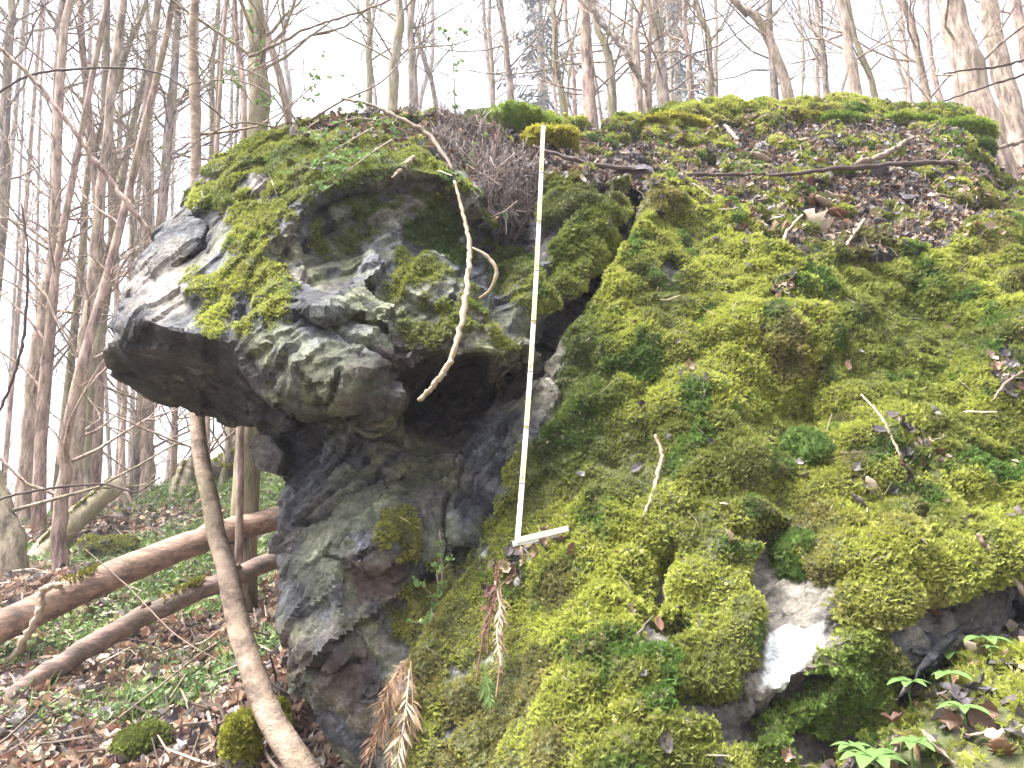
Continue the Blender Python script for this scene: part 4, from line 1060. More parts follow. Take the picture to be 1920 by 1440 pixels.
stick('leaning_branch', 'thin pinkish branch slanting down from the upper left edge to the nose of the rock', [(-60, 50, 3.6), (0, 92, 3.6), (65, 150, 3.6), (130, 235, 3.6), (200, 330, 3.62), (280, 432, 3.64), (320, 480, 3.66)], [6, 8, 9, 10, 11, 10, 8], M['bark_pink'], 'branch')
for a in [
    ('overhanging_twig', 'dark thin twig crossing the lower left edge above the mossed log', [(-20, 940, 3.4), (80, 918, 3.4), (190, 908, 3.45), (255, 922, 3.5), (300, 895, 3.5)], [5, 5, 4, 3, 2], M['twig_dark'], 'branch'),
    ('overhanging_twig', 'bare twig hanging down the left edge beside the light brown trunk', [(40, 380, 3.6), (52, 480, 3.6), (46, 620, 3.6), (20, 720, 3.6), (-10, 790, 3.6)], [3, 5, 6, 5, 5], M['twig_dark'], 'branch'),
    ('overhanging_branch', 'long thin branch rising from the stout mossy trunk to the top edge', [(466, 106, 4.1), (520, 82, 4.1), (580, 52, 4.1), (650, 30, 4.1), (720, 5, 4.1), (760, -20, 4.1)], [6, 6, 5, 5, 4, 4], M['twig'], 'branch'),
    ('overhanging_branch', 'arching thin branch sweeping across the upper left wood', [(-20, 185, 4.2), (60, 140, 4.2), (180, 128, 4.2), (290, 135, 4.2), (380, 190, 4.2), (450, 250, 4.3)], [5, 5, 5, 4, 4, 3], M['twig_dark'], 'branch'),
    ('overhanging_branch', 'curved dark bough coming down from the top edge to the pale forked trunk', [(1095, -10, 6.8), (1130, 45, 6.8), (1165, 85, 6.8), (1185, 120, 6.8), (1210, 165, 6.9)], [13, 13, 12, 11, 9], M['bark_grey'], 'branch'),
    ('overhanging_branch', 'thin bough reaching left from the right edge across the thick trunk', [(1930, 110, 5.4), (1870, 125, 5.4), (1810, 132, 5.4), (1770, 138, 5.4)], [6, 5, 4, 3], M['twig_dark'], 'branch'),
    ('overhanging_branch', 'lower thin bough crossing the foot of the thick trunk', [(1940, 135, 5.2), (1880, 152, 5.2), (1820, 172, 5.2), (1770, 190, 5.2)], [6, 5, 4, 3], M['twig_dark'], 'branch'),
    ('fallen_branch', 'curved dark branch jutting over the mossy corner at the right edge', [(1935, 262, 5.6), (1900, 270, 5.5), (1870, 278, 5.4)], [9, 8, 5], M['twig'], 'branch'),
    ('dry_stalk', 'long straw coloured stem crossing the slope below the thin log', [(430, 1250, 3.6), (330, 1190, 3.7), (240, 1100, 3.9), (160, 1030, 4.0)], [2, 2.6, 2.6, 2], M['twig'], 'stem'),
    ('dry_stalk', 'dry stem lying from the lower left towards the sapling', [(150, 1400, 3.1), (270, 1310, 3.3), (370, 1230, 3.5), (450, 1180, 3.6)], [3, 3.5, 3, 2], M['twig'], 'stem'),
    ('dry_stalk', 'upper of two dry stems beside the sapling foot', [(360, 1440, 2.9), (395, 1390, 3.0), (425, 1340, 3.1)], [5, 5, 3], M['twig_pale'], 'stem'),
    ('dry_stalk', 'bent pale root arching over the thick log at the left', [(0, 1270, 4.1), (40, 1210, 4.0), (75, 1150, 3.98), (80, 1110, 3.98), (105, 1098, 3.98), (120, 1110, 4.0)], [14, 14, 13, 11, 10, 8], M['twig_pale'], 'root'),
]:
    stick(*a)

# ------------------------------------------------------------------ spruces behind
def spruce(label, u, Y, seed, wid):
    r = random.Random(seed); b = at(u, 230, Y); g = gz(b.x, Y); base = Vector((b.x, Y, g))
    H = 17.0
    root = empty('spruce', base); tag(root, label, 'spruce', None)
    t = MB(); t.tube([Vector((0, 0, H * i / 6)) for i in range(7)], [.22 * (1 - i / 7) + .02 for i in range(7)], 8); t.build('trunk', M['bark_grey'], root)
    c = MB()
    for k in range(130):
        z = H * r.uniform(.12, .98); L = wid * (1 - z / H) ** .8 * r.uniform(.7, 1.15); a = r.uniform(0, 6.283)
        d = Vector((math.cos(a), math.sin(a), 0)); p0 = Vector((0, 0, z)); pts = [p0 + d * L * f + Vector((0, 0, -.35 * L * f + .25 * L * f * f)) for f in (0, .25, .5, .75, 1)]
        c.tube(pts, [.022, .018, .014, .01, .006], 3, cap=False)
        sd = Vector((-d.y, d.x, 0))
        for q in range(26):
            f = r.uniform(.12, 1); i = min(3, int(f * 4)); p = pts[i].lerp(pts[i + 1], f * 4 - i)
            l = r.uniform(.18, .5) * (1.1 - .5 * f); e = p + sd * r.choice((-1, 1)) * l * r.uniform(.3, 1) + d * l * .4 + Vector((0, 0, -l * r.uniform(.3, 1)))
            w_ = (e - p).cross(Vector((r.gauss(0, 1), r.gauss(0, 1), r.gauss(0, 1)))).normalized() * .035
            c.add([p - w_ * .5, p + w_ * .5, e + w_, e - w_], [(0, 1, 2, 3)])
    c.build('crown', M['spruce'], root, False)
M['spruce'] = mat_plain('spruce_needles', (0.040, 0.062, 0.050), 0.7, .4, 6)
spruce('dark spruce behind the slim trunks left of the pinkish brown trunk', 1015, 24, 1, 3.4)
spruce('dark spruce behind the pale twin stems', 1275, 27, 2, 3.2)

# ------------------------------------------------------------------ leaf litter, stalks, ground plants
def leaf_src(name, mat, curl, seed, lobed=False, n=5):
    r = random.Random(seed); V, F = [], []
    for i in range(n + 1):
        t = i / n; w = math.sin(math.pi * min(1, t * .93 + .05)) ** .8 * .32
        if lobed: w *= (1.25 if i % 2 else .72)
        z = curl * (t - .5) ** 2 + r.uniform(-.03, .03)
        V += [(-w, t - .5, z + curl * .55 * w + r.uniform(-.04, .04)), (0, t - .5, z - .02), (w, t - .5, z + curl * .55 * w + r.uniform(-.04, .04))]
    for i in range(n):
        a = 3 * i; F += [(a, a + 1, a + 4, a + 3), (a + 1, a + 2, a + 5, a + 4)]
    return source(name, V, F, mat)
litter_src = [leaf_src('litter_leaf', M['leaf'], c, i, i % 2 == 1) for i, c in enumerate((.5, 1.1, -.7, 1.6))]
def straw_src(name, mat, seed, th=.018):
    r = random.Random(seed); m = MB(); a = Vector((0, 0, -.5)); pts = [a]
    for i in range(3): pts.append(pts[-1] + Vector((r.uniform(-.09, .09), r.uniform(-.09, .09), .33)))
    m.tube(pts, [th, th, th * .8, th * .5], 3, cap=False); return source(name, m.v, m.f, mat)
straws = [straw_src('straw', M['leaf'], i) for i in range(3)]
stalks = [straw_src('stalk', M['leaf'], 10 + i, .008) for i in range(3)]
LEAFC = np.array([(0.055, 0.048, 0.052), (0.09, 0.07, 0.07), (0.15, 0.085, 0.06), (0.24, 0.15, 0.10), (0.34, 0.26, 0.19), (0.20, 0.18, 0.18), (0.07, 0.05, 0.045)])
def lay(P, Nm, rng, tilt=.45):
    n = len(P); ax = Nm + rng.normal(0, tilt, (n, 3)); return euler_from_axis(ax, rng.random(n) * 6.283)
def leaf_tint(n, rng, p=None):
    return LEAFC[rng.choice(len(LEAFC), n, p=p)] * np.exp(rng.normal(0, .25, n))[:, None]
RVf, RNf = rock_arrays(rock_me)
facing2 = smooth(-(RNf * (RVf / np.linalg.norm(RVf, axis=1, keepdims=True))).sum(1), -0.2, 0.2)
rub = region([(800, 230), (870, 235), (1000, 265), (1190, 320), (1200, 350), (1010, 335), (1000, 420), (960, 450), (930, 430), (880, 350), (820, 290)], 15)
spots = np.maximum.reduce([0.6 * region(p, 18) for p in [[(1640, 840), (1740, 830), (1760, 900), (1680, 910)], [(1590, 910), (1660, 900), (1660, 960), (1600, 960)], [(1860, 700), (1920, 700), (1920, 770), (1860, 770)], [(930, 1020), (1040, 1010), (1050, 1050), (930, 1090)], [(1430, 560), (1480, 550), (1480, 590), (1430, 590)]]])
topl = region([(520, 215), (800, 205), (820, 290), (760, 290), (640, 260), (540, 250)], 15)
wl = (1.0 * shelf * (1 - .6 * patchy) + rub * 0.9 + spots + .5 * topl + 0.010 * smooth(ru, 1000, 1200) * (1 - region([(1400, 1150), (1570, 1130), (1570, 1240), (1400, 1330)], 10))) * smooth(RNf[:, 2], .05, .5) * inframe * facing2
n = 9500
P, Nm, vi = sample_mesh(rock_me, wl, n, rng)
scatter('leaf_litter', P + Nm * (.006 + .012 * rng.random(n))[:, None], lay(P, Nm, rng, .5), .026 + .030 * rng.random(n) ** 2, leaf_tint(n, rng), litter_src, label='dark and brown dead leaf litter strewn over the rock ledge', cat='leaves')
n = 2600
P, Nm, vi = sample_mesh(rock_me, wl + .018 * wgt, n, rng)
ax = np.cross(Nm, rng.normal(0, 1, (n, 3))) + Nm * rng.normal(.15, .35, (n, 1))
scatter('dry_straw', P + Nm * .012, euler_from_axis(ax, rng.random(n) * 6.283), .05 + .09 * rng.random(n), np.array([(0.36, 0.29, 0.22)]) * np.exp(rng.normal(-.3, .45, n))[:, None], straws, label='thin dry stalks strewn through moss and litter', cat='straw')
# stalks and dry roots hanging from the rubble gap
n = 1700
wr = region([(800, 230), (900, 250), (1000, 300), (1010, 400), (960, 440), (930, 420), (870, 330), (810, 270)], 12) * facing2
P, Nm, vi = sample_mesh(rock_me, wr, n, rng)
ax = np.array([0, -.35, -.75]) + rng.normal(0, .55, (n, 3))
scatter('dead_stalks', P + Nm * .03, euler_from_axis(ax, rng.random(n) * 6.283), .10 + .14 * rng.random(n), np.array([(0.155, 0.118, 0.102)]) * np.exp(rng.normal(0, .6, n))[:, None], stalks, label='tangle of brown dead stalks and roots filling the gap beside the rule', cat='stalks')

# left slope: leaves, stalks, ivy, grass
GVv = GV; GNn = np.empty(len(ground_me.vertices) * 3, np.float32); ground_me.vertex_normals.foreach_get('vector', GNn)
gu, gv_ = proj(GV)
okg = (GV[:, 1] > 1.2) & (gu > -80) & (gu < 2050) & (gv_ > 200) & (gv_ < 1560)
left = okg & (gu < 720) & (GV[:, 1] < 11)
fall = 1 / (0.3 + (np.maximum(GV[:, 1], .5) / 3.2) ** 1.6)
greenish = smooth(fbm(GV, .9, 3, 201) + .55 * (smooth(poly_sd(gu, gv_, [(330, 860), (520, 830), (530, 1140), (420, 1130), (250, 1150), (180, 1080), (280, 960)]), -60, 60) - .35), -.28, .1)
n = 12000
P, Nm, vi = sample_mesh(ground_me, left * fall * (1.15 - greenish), n, rng)
scatter('fallen_leaves', P + Nm * (.01 + .02 * rng.random(n))[:, None], lay(P, Nm, rng, .5), .045 + .05 * rng.random(n), 1.5 * leaf_tint(n, rng, [.06, .12, .16, .24, .22, .12, .08]), litter_src, label='brown dead leaves carpeting the slope under the logs', cat='leaves')
n = 3800
P, Nm, vi = sample_mesh(ground_me, left * fall, n, rng)
ax = np.cross(Nm, rng.normal(0, 1, (n, 3))) + Nm * rng.normal(.2, .3, (n, 1))
scatter('dead_twigs', P + Nm * .03, euler_from_axis(ax, rng.random(n) * 6.283), .12 + .30 * rng.random(n) ** 2, np.array([(0.25, 0.19, 0.145)]) * np.exp(rng.normal(-.2, .5, n))[:, None], straws, label='dry twigs lying all over the slope under the logs', cat='twigs')
ivy_src = [leaf_src('ivy_leaf', M['green'], c, 20 + i, False, 3) for i, c in enumerate((.3, -.4))]
n = 13000
P, Nm, vi = sample_mesh(ground_me, left * fall ** .6 * greenish ** 1.5, n, rng)
gt = np.array([(0.11, 0.16, 0.065)]) * np.exp(rng.normal(0, .35, n))[:, None]
pale_ = (rng.random(n) < .35)[:, None]; gt = np.where(pale_, np.array([(0.20, 0.26, 0.09)]), gt)
scatter('ground_ivy', P + Nm * (.02 + .05 * rng.random(n))[:, None], lay(P, Nm, rng, .6), .024 + .026 * rng.random(n), gt, ivy_src, label='low green ivy and herbs creeping over the slope', cat='ivy')
blade = source('grass_blade', [(-.03, 0, 0), (.03, 0, 0), (.022, .12, .5), (-.022, .12, .5), (0, .38, .95)], [(0, 1, 2, 3), (3, 2, 4)], M['green'])
n = 20000
P, Nm, vi = sample_mesh(ground_me, left * fall ** .5 * greenish ** 2, n, rng)
ax = Nm + np.array([0, 0, .4]) + rng.normal(0, .5, (n, 3))
scatter('grass', P, euler_from_axis(ax, rng.random(n) * 6.283), .06 + .08 * rng.random(n), np.array([(0.13, 0.22, 0.04)]) * np.exp(rng.normal(0, .3, n))[:, None], [blade], label='short fresh grass on the slope behind the logs', cat='grass')
# right foot of the rock
rightf = okg & (gu > 1380) & (GV[:, 1] < 3.2)
n = 1500
P, Nm, vi = sample_mesh(ground_me, rightf * 1.0, n, rng)
scatter('leaf_mould', P + Nm * (.006 + .02 * rng.random(n))[:, None], lay(P, Nm, rng, .5), .03 + .05 * rng.random(n) ** 2, leaf_tint(n, rng, [.25, .2, .16, .1, .06, .08, .15]), litter_src, label='wet dark leaf mould on the ground at the right foot of the rock', cat='leaves')
n = 9000
P, Nm, vi = sample_mesh(ground_me, rightf * smooth(fbm(GV, .3, 3, 211), -.05, .15) + left * fall * .35 * smooth(fbm(GV, .45, 3, 215), .12, .3), n, rng)
ax = Nm + rng.normal(0, .5, (n, 3)); uu, vv = proj(P)
scatter('ground_moss', P, euler_from_axis(ax, rng.random(n) * 6.283), .026 + .02 * rng.random(n), moss_tint(P, uu, vv, rng), moss_src, label='patches of moss on the ground around the rock', cat='moss')
# ground on the far right behind the corner
farr = okg & (gu > 1780) & (gv_ < 460) & (GV[:, 1] > 4.5) & (GV[:, 1] < 12)
n = 2500
P, Nm, vi = sample_mesh(ground_me, farr * 1.0, n, rng)
scatter('hill_leaves', P + Nm * .02, lay(P, Nm, rng, .5), .07 + .07 * rng.random(n), leaf_tint(n, rng, [.05, .1, .2, .25, .25, .1, .05]), litter_src, label='pale brown leaves on the hillside behind the right corner', cat='leaves')

# ---- single dead leaves one can pick out
def dead_leaf(label, u, v, Y, size_px, mat, rot, lobed=False, seed=0, curl=.8, group=None):
    r = random.Random(seed); nseg = 8; V, F = [], []
    for i in range(nseg + 1):
        t = i / nseg; w = math.sin(math.pi * min(1, t * .92 + .05)) ** .8 * .34
        if lobed: w *= 1.35 if i % 2 else .6
        z = curl * .5 * (t - .4) ** 2
        for k in (-1, -.5, 0, .5, 1): V.append(Vector((w * k, t - .5, z + curl * .6 * abs(k * w) ** 1.3 + r.uniform(-.03, .03))))
    for i in range(nseg):
        for k in range(4): a = i * 5 + k; F.append((a, a + 1, a + 6, a + 5))
    n0 = len(V); V += [Vector((-.012, -.5, .04)), Vector((.012, -.5, .04)), Vector((.02, -.8, .12)), Vector((0, -.8, .12))]; F.append((n0, n0 + 1, n0 + 2, n0 + 3))
    o = link('dead_leaf', mesh_py('dead_leaf', V, F), M[mat], None, True)
    k = size_px * Y / FPX
    o.location = at(u, v, Y); o.scale = (k, k, k); o.rotation_euler = rot
    sol = o.modifiers.new('thickness', 'SOLIDIFY'); sol.thickness = .012
    return tag(o, label, 'leaf', group)
def front_of(u, v, back=.0):
    """distance to the rock where it was measured at that pixel"""
    d = (ru - u) ** 2 + (rv - v) ** 2 + np.where(RNf[:, 1] < .5, 0, 1e6)
    k = np.argsort(d)[:12]; return float(RVf[k, 1].min()) - back
for a in [
    ('large pale dead leaf standing folded on the litter ledge', 1530, 425, 80, 'leaf_pale', (1.0, .35, 2.0), True, 1),
    ('pale leaf lying left of the long bowed branch', 1425, 300, 52, 'leaf_pale', (.6, .1, 1.2), False, 2),
    ('pale flat leaf halfway down the litter ledge', 1545, 385, 50, 'leaf_pale', (.5, -.2, 1.7), False, 3),
    ('reddish leaf among the litter left of the pale flat leaf', 1440, 355, 34, 'leaf_brown', (.8, .3, .4), False, 4),
    ('tan leaf standing at the right of the litter ledge', 1695, 425, 40, 'leaf_pale', (1.1, .6, .2), False, 5),
    ('dark curled leaf on the slope below the ledge edge', 1520, 502, 40, 'leaf_brown', (1.2, .1, .6), False, 6),
    ('red brown oak leaf on the rim beside the low green pad', 835, 240, 52, 'leaf_brown', (1.2, .2, .5), True, 7),
    ('red brown oak leaf standing above the tangle of stalks', 858, 262, 46, 'leaf_brown', (1.3, -.4, 2.3), True, 8),
    ('brown oak leaf behind the arching stem', 805, 232, 44, 'leaf_brown', (1.1, .5, 1.1), True, 9),
    ('rust coloured leaf on the tangle of stalks', 925, 262, 34, 'leaf_brown', (1.0, .1, .1), True, 10),
    ('dark leaf cluster piece in the moss right of the emerald pad', 1692, 868, 56, 'leaf_black', (1.1, .3, .9), True, 11),
    ('grey leaf with a pale edge in the moss right of the emerald pad', 1712, 850, 44, 'leaf_pale', (1.0, -.4, 2.4), False, 12),
    ('pale curled leaf below the dark leaf cluster', 1632, 910, 34, 'leaf_pale', (1.1, .2, 2.0), False, 13),
    ('dark leaf beside the pale curled leaf', 1610, 945, 40, 'leaf_black', (.9, .2, 1.5), False, 14),
    ('dark grey leaf near the right edge of the slope', 1890, 730, 44, 'leaf_black', (1.1, -.2, .3), False, 15),
    ('black wet leaf under the foot of the folding rule', 1022, 1032, 40, 'leaf_black', (1.0, 0, 1.4), False, 16),
    ('small brown leaf in the bare strip left of the white face', 1235, 1170, 26, 'leaf_brown', (1.0, 0, .4), False, 17),
]:
    lab, u, v, sz, mt, rot, lob, sd = a
    dead_leaf(lab, u, v, front_of(u, v, .03), sz, mt, rot, lob, sd)
rl = random.Random(77)
for i in range(46):
    u = rl.uniform(1230, 1840); v = rl.uniform(262, 470)
    if v > 330 + (u - 1230) * .45 and v > 400: v = rl.uniform(270, 360)
    mt = rl.choice(['leaf_brown', 'leaf_black', 'leaf_pale', 'leaf_black']); kind_ = {'leaf_brown': 'brown', 'leaf_black': 'blackish wet', 'leaf_pale': 'small pale'}[mt]
    dead_leaf('crumpled ' + kind_ + ' dead leaf lying in the litter on the rock ledge', u, v, front_of(u, v, .02), rl.uniform(22, 44), mt,
              (rl.uniform(.3, 1.1), rl.uniform(-.5, .5), rl.uniform(0, 6.28)), rl.random() < .4, 200 + i, rl.uniform(.2, .8), kind_ + ' dead leaves on the litter ledge')

# ---- leafy shrub trailing over the cap
def leafy_twig(name, label, pts, wpx, nleaf, lsize, seed, mat='fresh', group=None, subs=3):
    r = random.Random(seed); P3 = [at(*p) for p in pts]; base = P3[0].copy(); n = 16
    path = spline([p - base for p in P3], n); k = pts[0][2] / FPX
    root = empty(name, base); tag(root, label, 'shrub', group)
    st = MB(); st.tube(path, [max(.0012, wpx / 2 * k * (1 - .75 * i / n)) for i in range(n)], 5)
    runs = [path]
    for _ in range(subs):
        i = r.randint(3, n - 3); p = path[i]; d = (path[i + 1] - path[i]).normalized(); run = [p]
        o_ = Vector((r.gauss(0, 1), r.gauss(-.3, .6), r.gauss(.1, .8))).normalized(); d = (d + o_ * .9).normalized()
        L = r.uniform(.06, .2)
        for _ in range(5): d = (d + Vector((r.gauss(0, .25), r.gauss(0, .25), r.gauss(-.03, .25)))).normalized(); run.append(run[-1] + d * L / 5)
        st.tube(run, [.0018, .0016, .0014, .0013, .0012, .001], 4); runs.append(run)
    st.build('stem', M['twig'], root)
    for _ in range(nleaf):
        lv = MB(); run = r.choice(runs + [path]); i = r.randint(1, len(run) - 1); p = run[i]
        for _ in range(r.randint(2, 4)):
            d = Vector((r.gauss(0, 1), r.gauss(-.2, .8), r.gauss(.4, .7))).normalized(); l = lsize * r.uniform(.6, 1.3)
            s_ = d.cross(Vector((r.gauss(0, 1), r.gauss(0, 1), r.gauss(0, 1)))).normalized() * l * .42; up_ = d.cross(s_).normalized() * l * .15
            lv.add([p, p + d * l * .5 + s_ + up_, p + d * l, p + d * l * .5 - s_ + up_, p + d * l * .5], [(0, 4, 1), (1, 4, 2), (2, 4, 3), (3, 4, 0)])
        o = lv.build('leaf_cluster', M[mat], root, False); o['kind'] = 'stuff'
    return root
for i, (lab, pts, nl) in enumerate([
    ('leafy shoot hanging lowest over the dark hollow of the cap', [(735, 262, 2.78), (700, 285, 2.62), (660, 315, 2.52), (625, 345, 2.48), (600, 362, 2.46)], 34),
    ('leafy shoot trailing down left of the lowest one', [(700, 240, 2.95), (660, 262, 2.72), (615, 290, 2.60), (580, 322, 2.55)], 26),
    ('leafy shoot growing along the top of the cap towards the arching stem', [(620, 235, 3.0), (670, 222, 2.92), (720, 230, 2.86), (770, 250, 2.8)], 28),
    ('leafy sprig on the cap below the stout mossy trunk', [(560, 245, 3.0), (600, 255, 2.8), (640, 280, 2.7), (660, 300, 2.66)], 22),
    ('upright leafy sprig between the stout trunk and the nose', [(500, 250, 3.1), (470, 190, 3.1), (430, 140, 3.15), (400, 110, 3.2)], 22),
    ('upright leafy sprig in front of the stout mossy trunk', [(510, 245, 3.1), (490, 180, 3.1), (480, 110, 3.1), (470, 60, 3.1)], 22),
    ('leafy sprig reaching right from the foot of the stout trunk', [(510, 245, 3.1), (545, 200, 3.1), (590, 160, 3.1), (640, 140, 3.1)], 16),
    ('small leafy sapling standing on the rim right of the oak leaves', [(855, 245, 3.4), (853, 190, 3.4), (850, 120, 3.4), (846, 60, 3.4)], 20),
    ('green leafy sprig in the tangle of stalks beside the rule', [(905, 330, 2.95), (890, 300, 2.9), (880, 275, 2.9)], 8),
    ('small green plant at the foot of the crack under the neck', [(800, 1170, 2.25), (812, 1140, 2.24), (822, 1110, 2.24), (830, 1090, 2.24)], 34)]):
    leafy_twig('leafy_shrub', lab, pts, 4, nl, .020 if i < 9 else .017, 400 + i, subs=5)
for i, (lab, pts) in enumerate([
    ('bare thorny stem curving over the left of the cap', [(545, 235, 3.05), (510, 180, 3.05), (440, 150, 3.1), (350, 160, 3.1), (290, 190, 3.2)]),
    ('bare arching stem from the cap to the upper left', [(560, 235, 3.05), (500, 150, 3.05), (400, 110, 3.1), (300, 60, 3.2), (220, 20, 3.3)]),
    ('bare stem rising steeply behind the leafy sprigs', [(540, 230, 3.1), (520, 140, 3.1), (530, 60, 3.1), (550, -10, 3.1)]),
    ('bare stem drooping from the cap to the nose of the rock', [(520, 240, 3.0), (450, 230, 2.95), (380, 260, 2.95), (330, 300, 2.95)]),
    ('bare stem bending right above the cap', [(575, 230, 3.1), (640, 190, 3.1), (720, 150, 3.15), (790, 70, 3.2), (850, 40, 3.2)])]):
    leafy_twig('bare_shrub', lab, pts, 5, 3, .012, 450 + i, subs=9)

# ---- dead fern fronds, hanging dead leaves, a green fern
def fern(name, label, pts, length_px, mat, seed, npin=36, group=None):
    r = random.Random(seed); P3 = [at(*p) for p in pts]; base = P3[0].copy(); path = spline([p - base for p in P3], npin + 2); k = pts[0][2] / FPX
    root = empty(name, base); tag(root, label, 'fern', group)
    m = MB(); m.tube(path, [.0022] * len(path), 4); m.build('stem', M[mat], root)
    lv = MB()
    for i in range(1, npin + 1):
        f = i / npin; L0 = length_px * k * math.sin(math.pi * min(1, f * .85 + .12))
        t = (path[i + 1] - path[i - 1]).normalized()
        for sg in (-1, 1):
            if r.random() < .15: continue
            L = L0 * r.uniform(.4, 1.2)
            d = (t.cross(Vector((0, -1, .2))).normalized() * sg * r.uniform(.5, 1) + t * r.uniform(.2, 1.2) + Vector((r.gauss(0, .2), r.uniform(-.7, .2), r.uniform(-.8, .1)))).normalized()
            w = (t + Vector((r.gauss(0, .3), r.gauss(0, .5), r.gauss(0, .3)))) * L * r.uniform(.06, .13); c = Vector((r.gauss(0, .3), -1, r.gauss(-.3, .4))) * L * r.uniform(-.2, .4)
            p = path[i]
            lv.add([p - w * .6, p + d * L * .5 - w + c, p + d * L + c * 1.6 + Vector((0, 0, -.25 * L)), p + d * L * .5 + w + c, p + w * .6], [(0, 1, 3, 4), (1, 2, 3)])
    lv.build('leaflets', M[mat], root, False)['kind'] = 'stuff'
    return root
for i, a in enumerate([
    ('dead brown fern frond hanging nearest the column at the bottom edge', [(752, 1240, 2.14), (735, 1300, 2.08), (712, 1370, 2.04), (690, 1450, 2.02)], 34, 'dead_fern'),
    ('dead brown fern frond hanging in the middle of the withered tuft', [(762, 1250, 2.12), (752, 1320, 2.05), (738, 1390, 2.02), (722, 1460, 2.0)], 32, 'dead_fern'),
    ('dead brown fern frond at the right of the withered tuft', [(770, 1240, 2.12), (774, 1310, 2.05), (768, 1380, 2.01), (760, 1450, 1.99)], 28, 'dead_fern'),
    ('short withered frond at the top of the brown tuft', [(765, 1235, 2.13), (742, 1262, 2.07), (722, 1300, 2.04), (700, 1345, 2.02)], 30, 'dead_fern'),
    ('dark withered frond at the back of the brown tuft', [(758, 1245, 2.13), (728, 1320, 2.07), (700, 1390, 2.05), (676, 1440, 2.04)], 30, 'leaf_brown'),
    ('pale withered frond at the front of the brown tuft', [(768, 1255, 2.1), (760, 1340, 2.02), (748, 1410, 1.99), (738, 1470, 1.98)], 30, 'leaf_pale'),
    ('dark red withered frond nearest the rule foot', [(938, 1050, 2.2), (930, 1100, 2.14), (918, 1160, 2.08), (914, 1230, 2.03)], 24, 'dead_dark'),
    ('curled tan frond crossing the dark red one', [(928, 1090, 2.16), (938, 1140, 2.1), (932, 1190, 2.05), (940, 1250, 2.0)], 22, 'leaf_pale'),
    ('reddish withered fern frond hanging below the foot of the rule', [(930, 1060, 2.20), (925, 1130, 2.13), (905, 1200, 2.06), (893, 1280, 2.0)], 22, 'dead_dark'),
    ('tan withered fern frond beside the reddish one', [(935, 1070, 2.18), (942, 1150, 2.10), (940, 1220, 2.04), (930, 1310, 1.98)], 20, 'dead_fern'),
    ('small green fern frond under the withered fronds', [(905, 1240, 2.05), (912, 1270, 2.03), (918, 1300, 2.01), (920, 1330, 1.99)], 22, 'fresh'),
    ('withered grey brown frond hanging at the lower middle of the slope', [(1165, 1290, 1.96), (1168, 1350, 1.92), (1160, 1410, 1.88), (1150, 1460, 1.86)], 18, 'leaf_brown'),
    ('withered brown frond right of the grey brown one', [(1200, 1270, 1.96), (1215, 1320, 1.92), (1222, 1370, 1.88), (1228, 1410, 1.86)], 18, 'leaf_brown'),
    ('tiny green fern frond under the tangle of stalks', [(945, 385, 2.9), (948, 398, 2.88), (952, 412, 2.87)], 13, 'fresh')]):
    fern('fern_frond', a[0], a[1], a[2], a[3], 500 + i)

# ---- young plants at the right foot
leaf_me = None
def young_plant(label, u, v, Y, size_px, nl, seed, mat='fresh'):
    r = random.Random(seed); p = at(u, v, Y); g = gz(p.x, p.y); h = max(.05, p.z - g); k = size_px * Y / FPX
    root = empty('young_plant', (p.x, p.y, g)); tag(root, label, 'plant')
    m = MB(); m.tube([Vector((0, 0, -.02)), Vector((r.uniform(-.01, .01), 0, h * .5)), Vector((0, 0, h))], [.003, .0025, .002], 5); m.build('stem', M['fresh'], root)
    for i in range(nl):
        a = 6.283 * i / nl + r.uniform(-.25, .25); d = Vector((math.cos(a), math.sin(a) * .9, 0)); s_ = Vector((-d.y, d.x, 0)); L = k * r.uniform(.7, 1.1); V, F = [], []
        for j in range(6):
            t = j / 5; w = math.sin(math.pi * min(1, t * .9 + .06)) * L * .25; z = L * (.30 * t - .38 * t * t)
            c = d * L * t + Vector((0, 0, h + z)); V += [c - s_ * w + Vector((0, 0, w * .3)), c, c + s_ * w + Vector((0, 0, w * .3))]
        for j in range(5): b_ = 3 * j; F += [(b_, b_ + 1, b_ + 4, b_ + 3), (b_ + 1, b_ + 2, b_ + 5, b_ + 4)]
        link('leaflet', mesh_py('leaflet', V, F), M[mat], root, True)
for a in [('pale green seedling highest at the right foot below the bare slab', 1853, 1205, 2.12, 30, 5, 1), ('fresh green plant with the widest leaves below the bare slab', 1782, 1262, 1.98, 52, 6, 2), ('fresh green plant near the right edge above the forked stalk', 1862, 1302, 1.90, 46, 7, 3),
          ('low green plant beside the large folded dead leaf', 1712, 1332, 1.86, 44, 6, 4), ('green plant between the dead leaves below the others', 1792, 1362, 1.80, 42, 5, 5), ('large green plant cut by the bottom edge', 1635, 1418, 1.72, 74, 8, 6), ('green plant at the bottom edge right of the large one', 1715, 1430, 1.70, 56, 6, 7),
          ('small green seedling at the far lower right', 1878, 1350, 1.84, 18, 5, 8), ('leafy green plant low at the bottom right corner', 1820, 1432, 1.70, 50, 6, 9), ('green sprout under the large folded dead leaf', 1600, 1400, 1.76, 40, 5, 10), ('light green plant right beside the widest one', 1735, 1290, 1.95, 36, 5, 11)]:
    young_plant(*a)
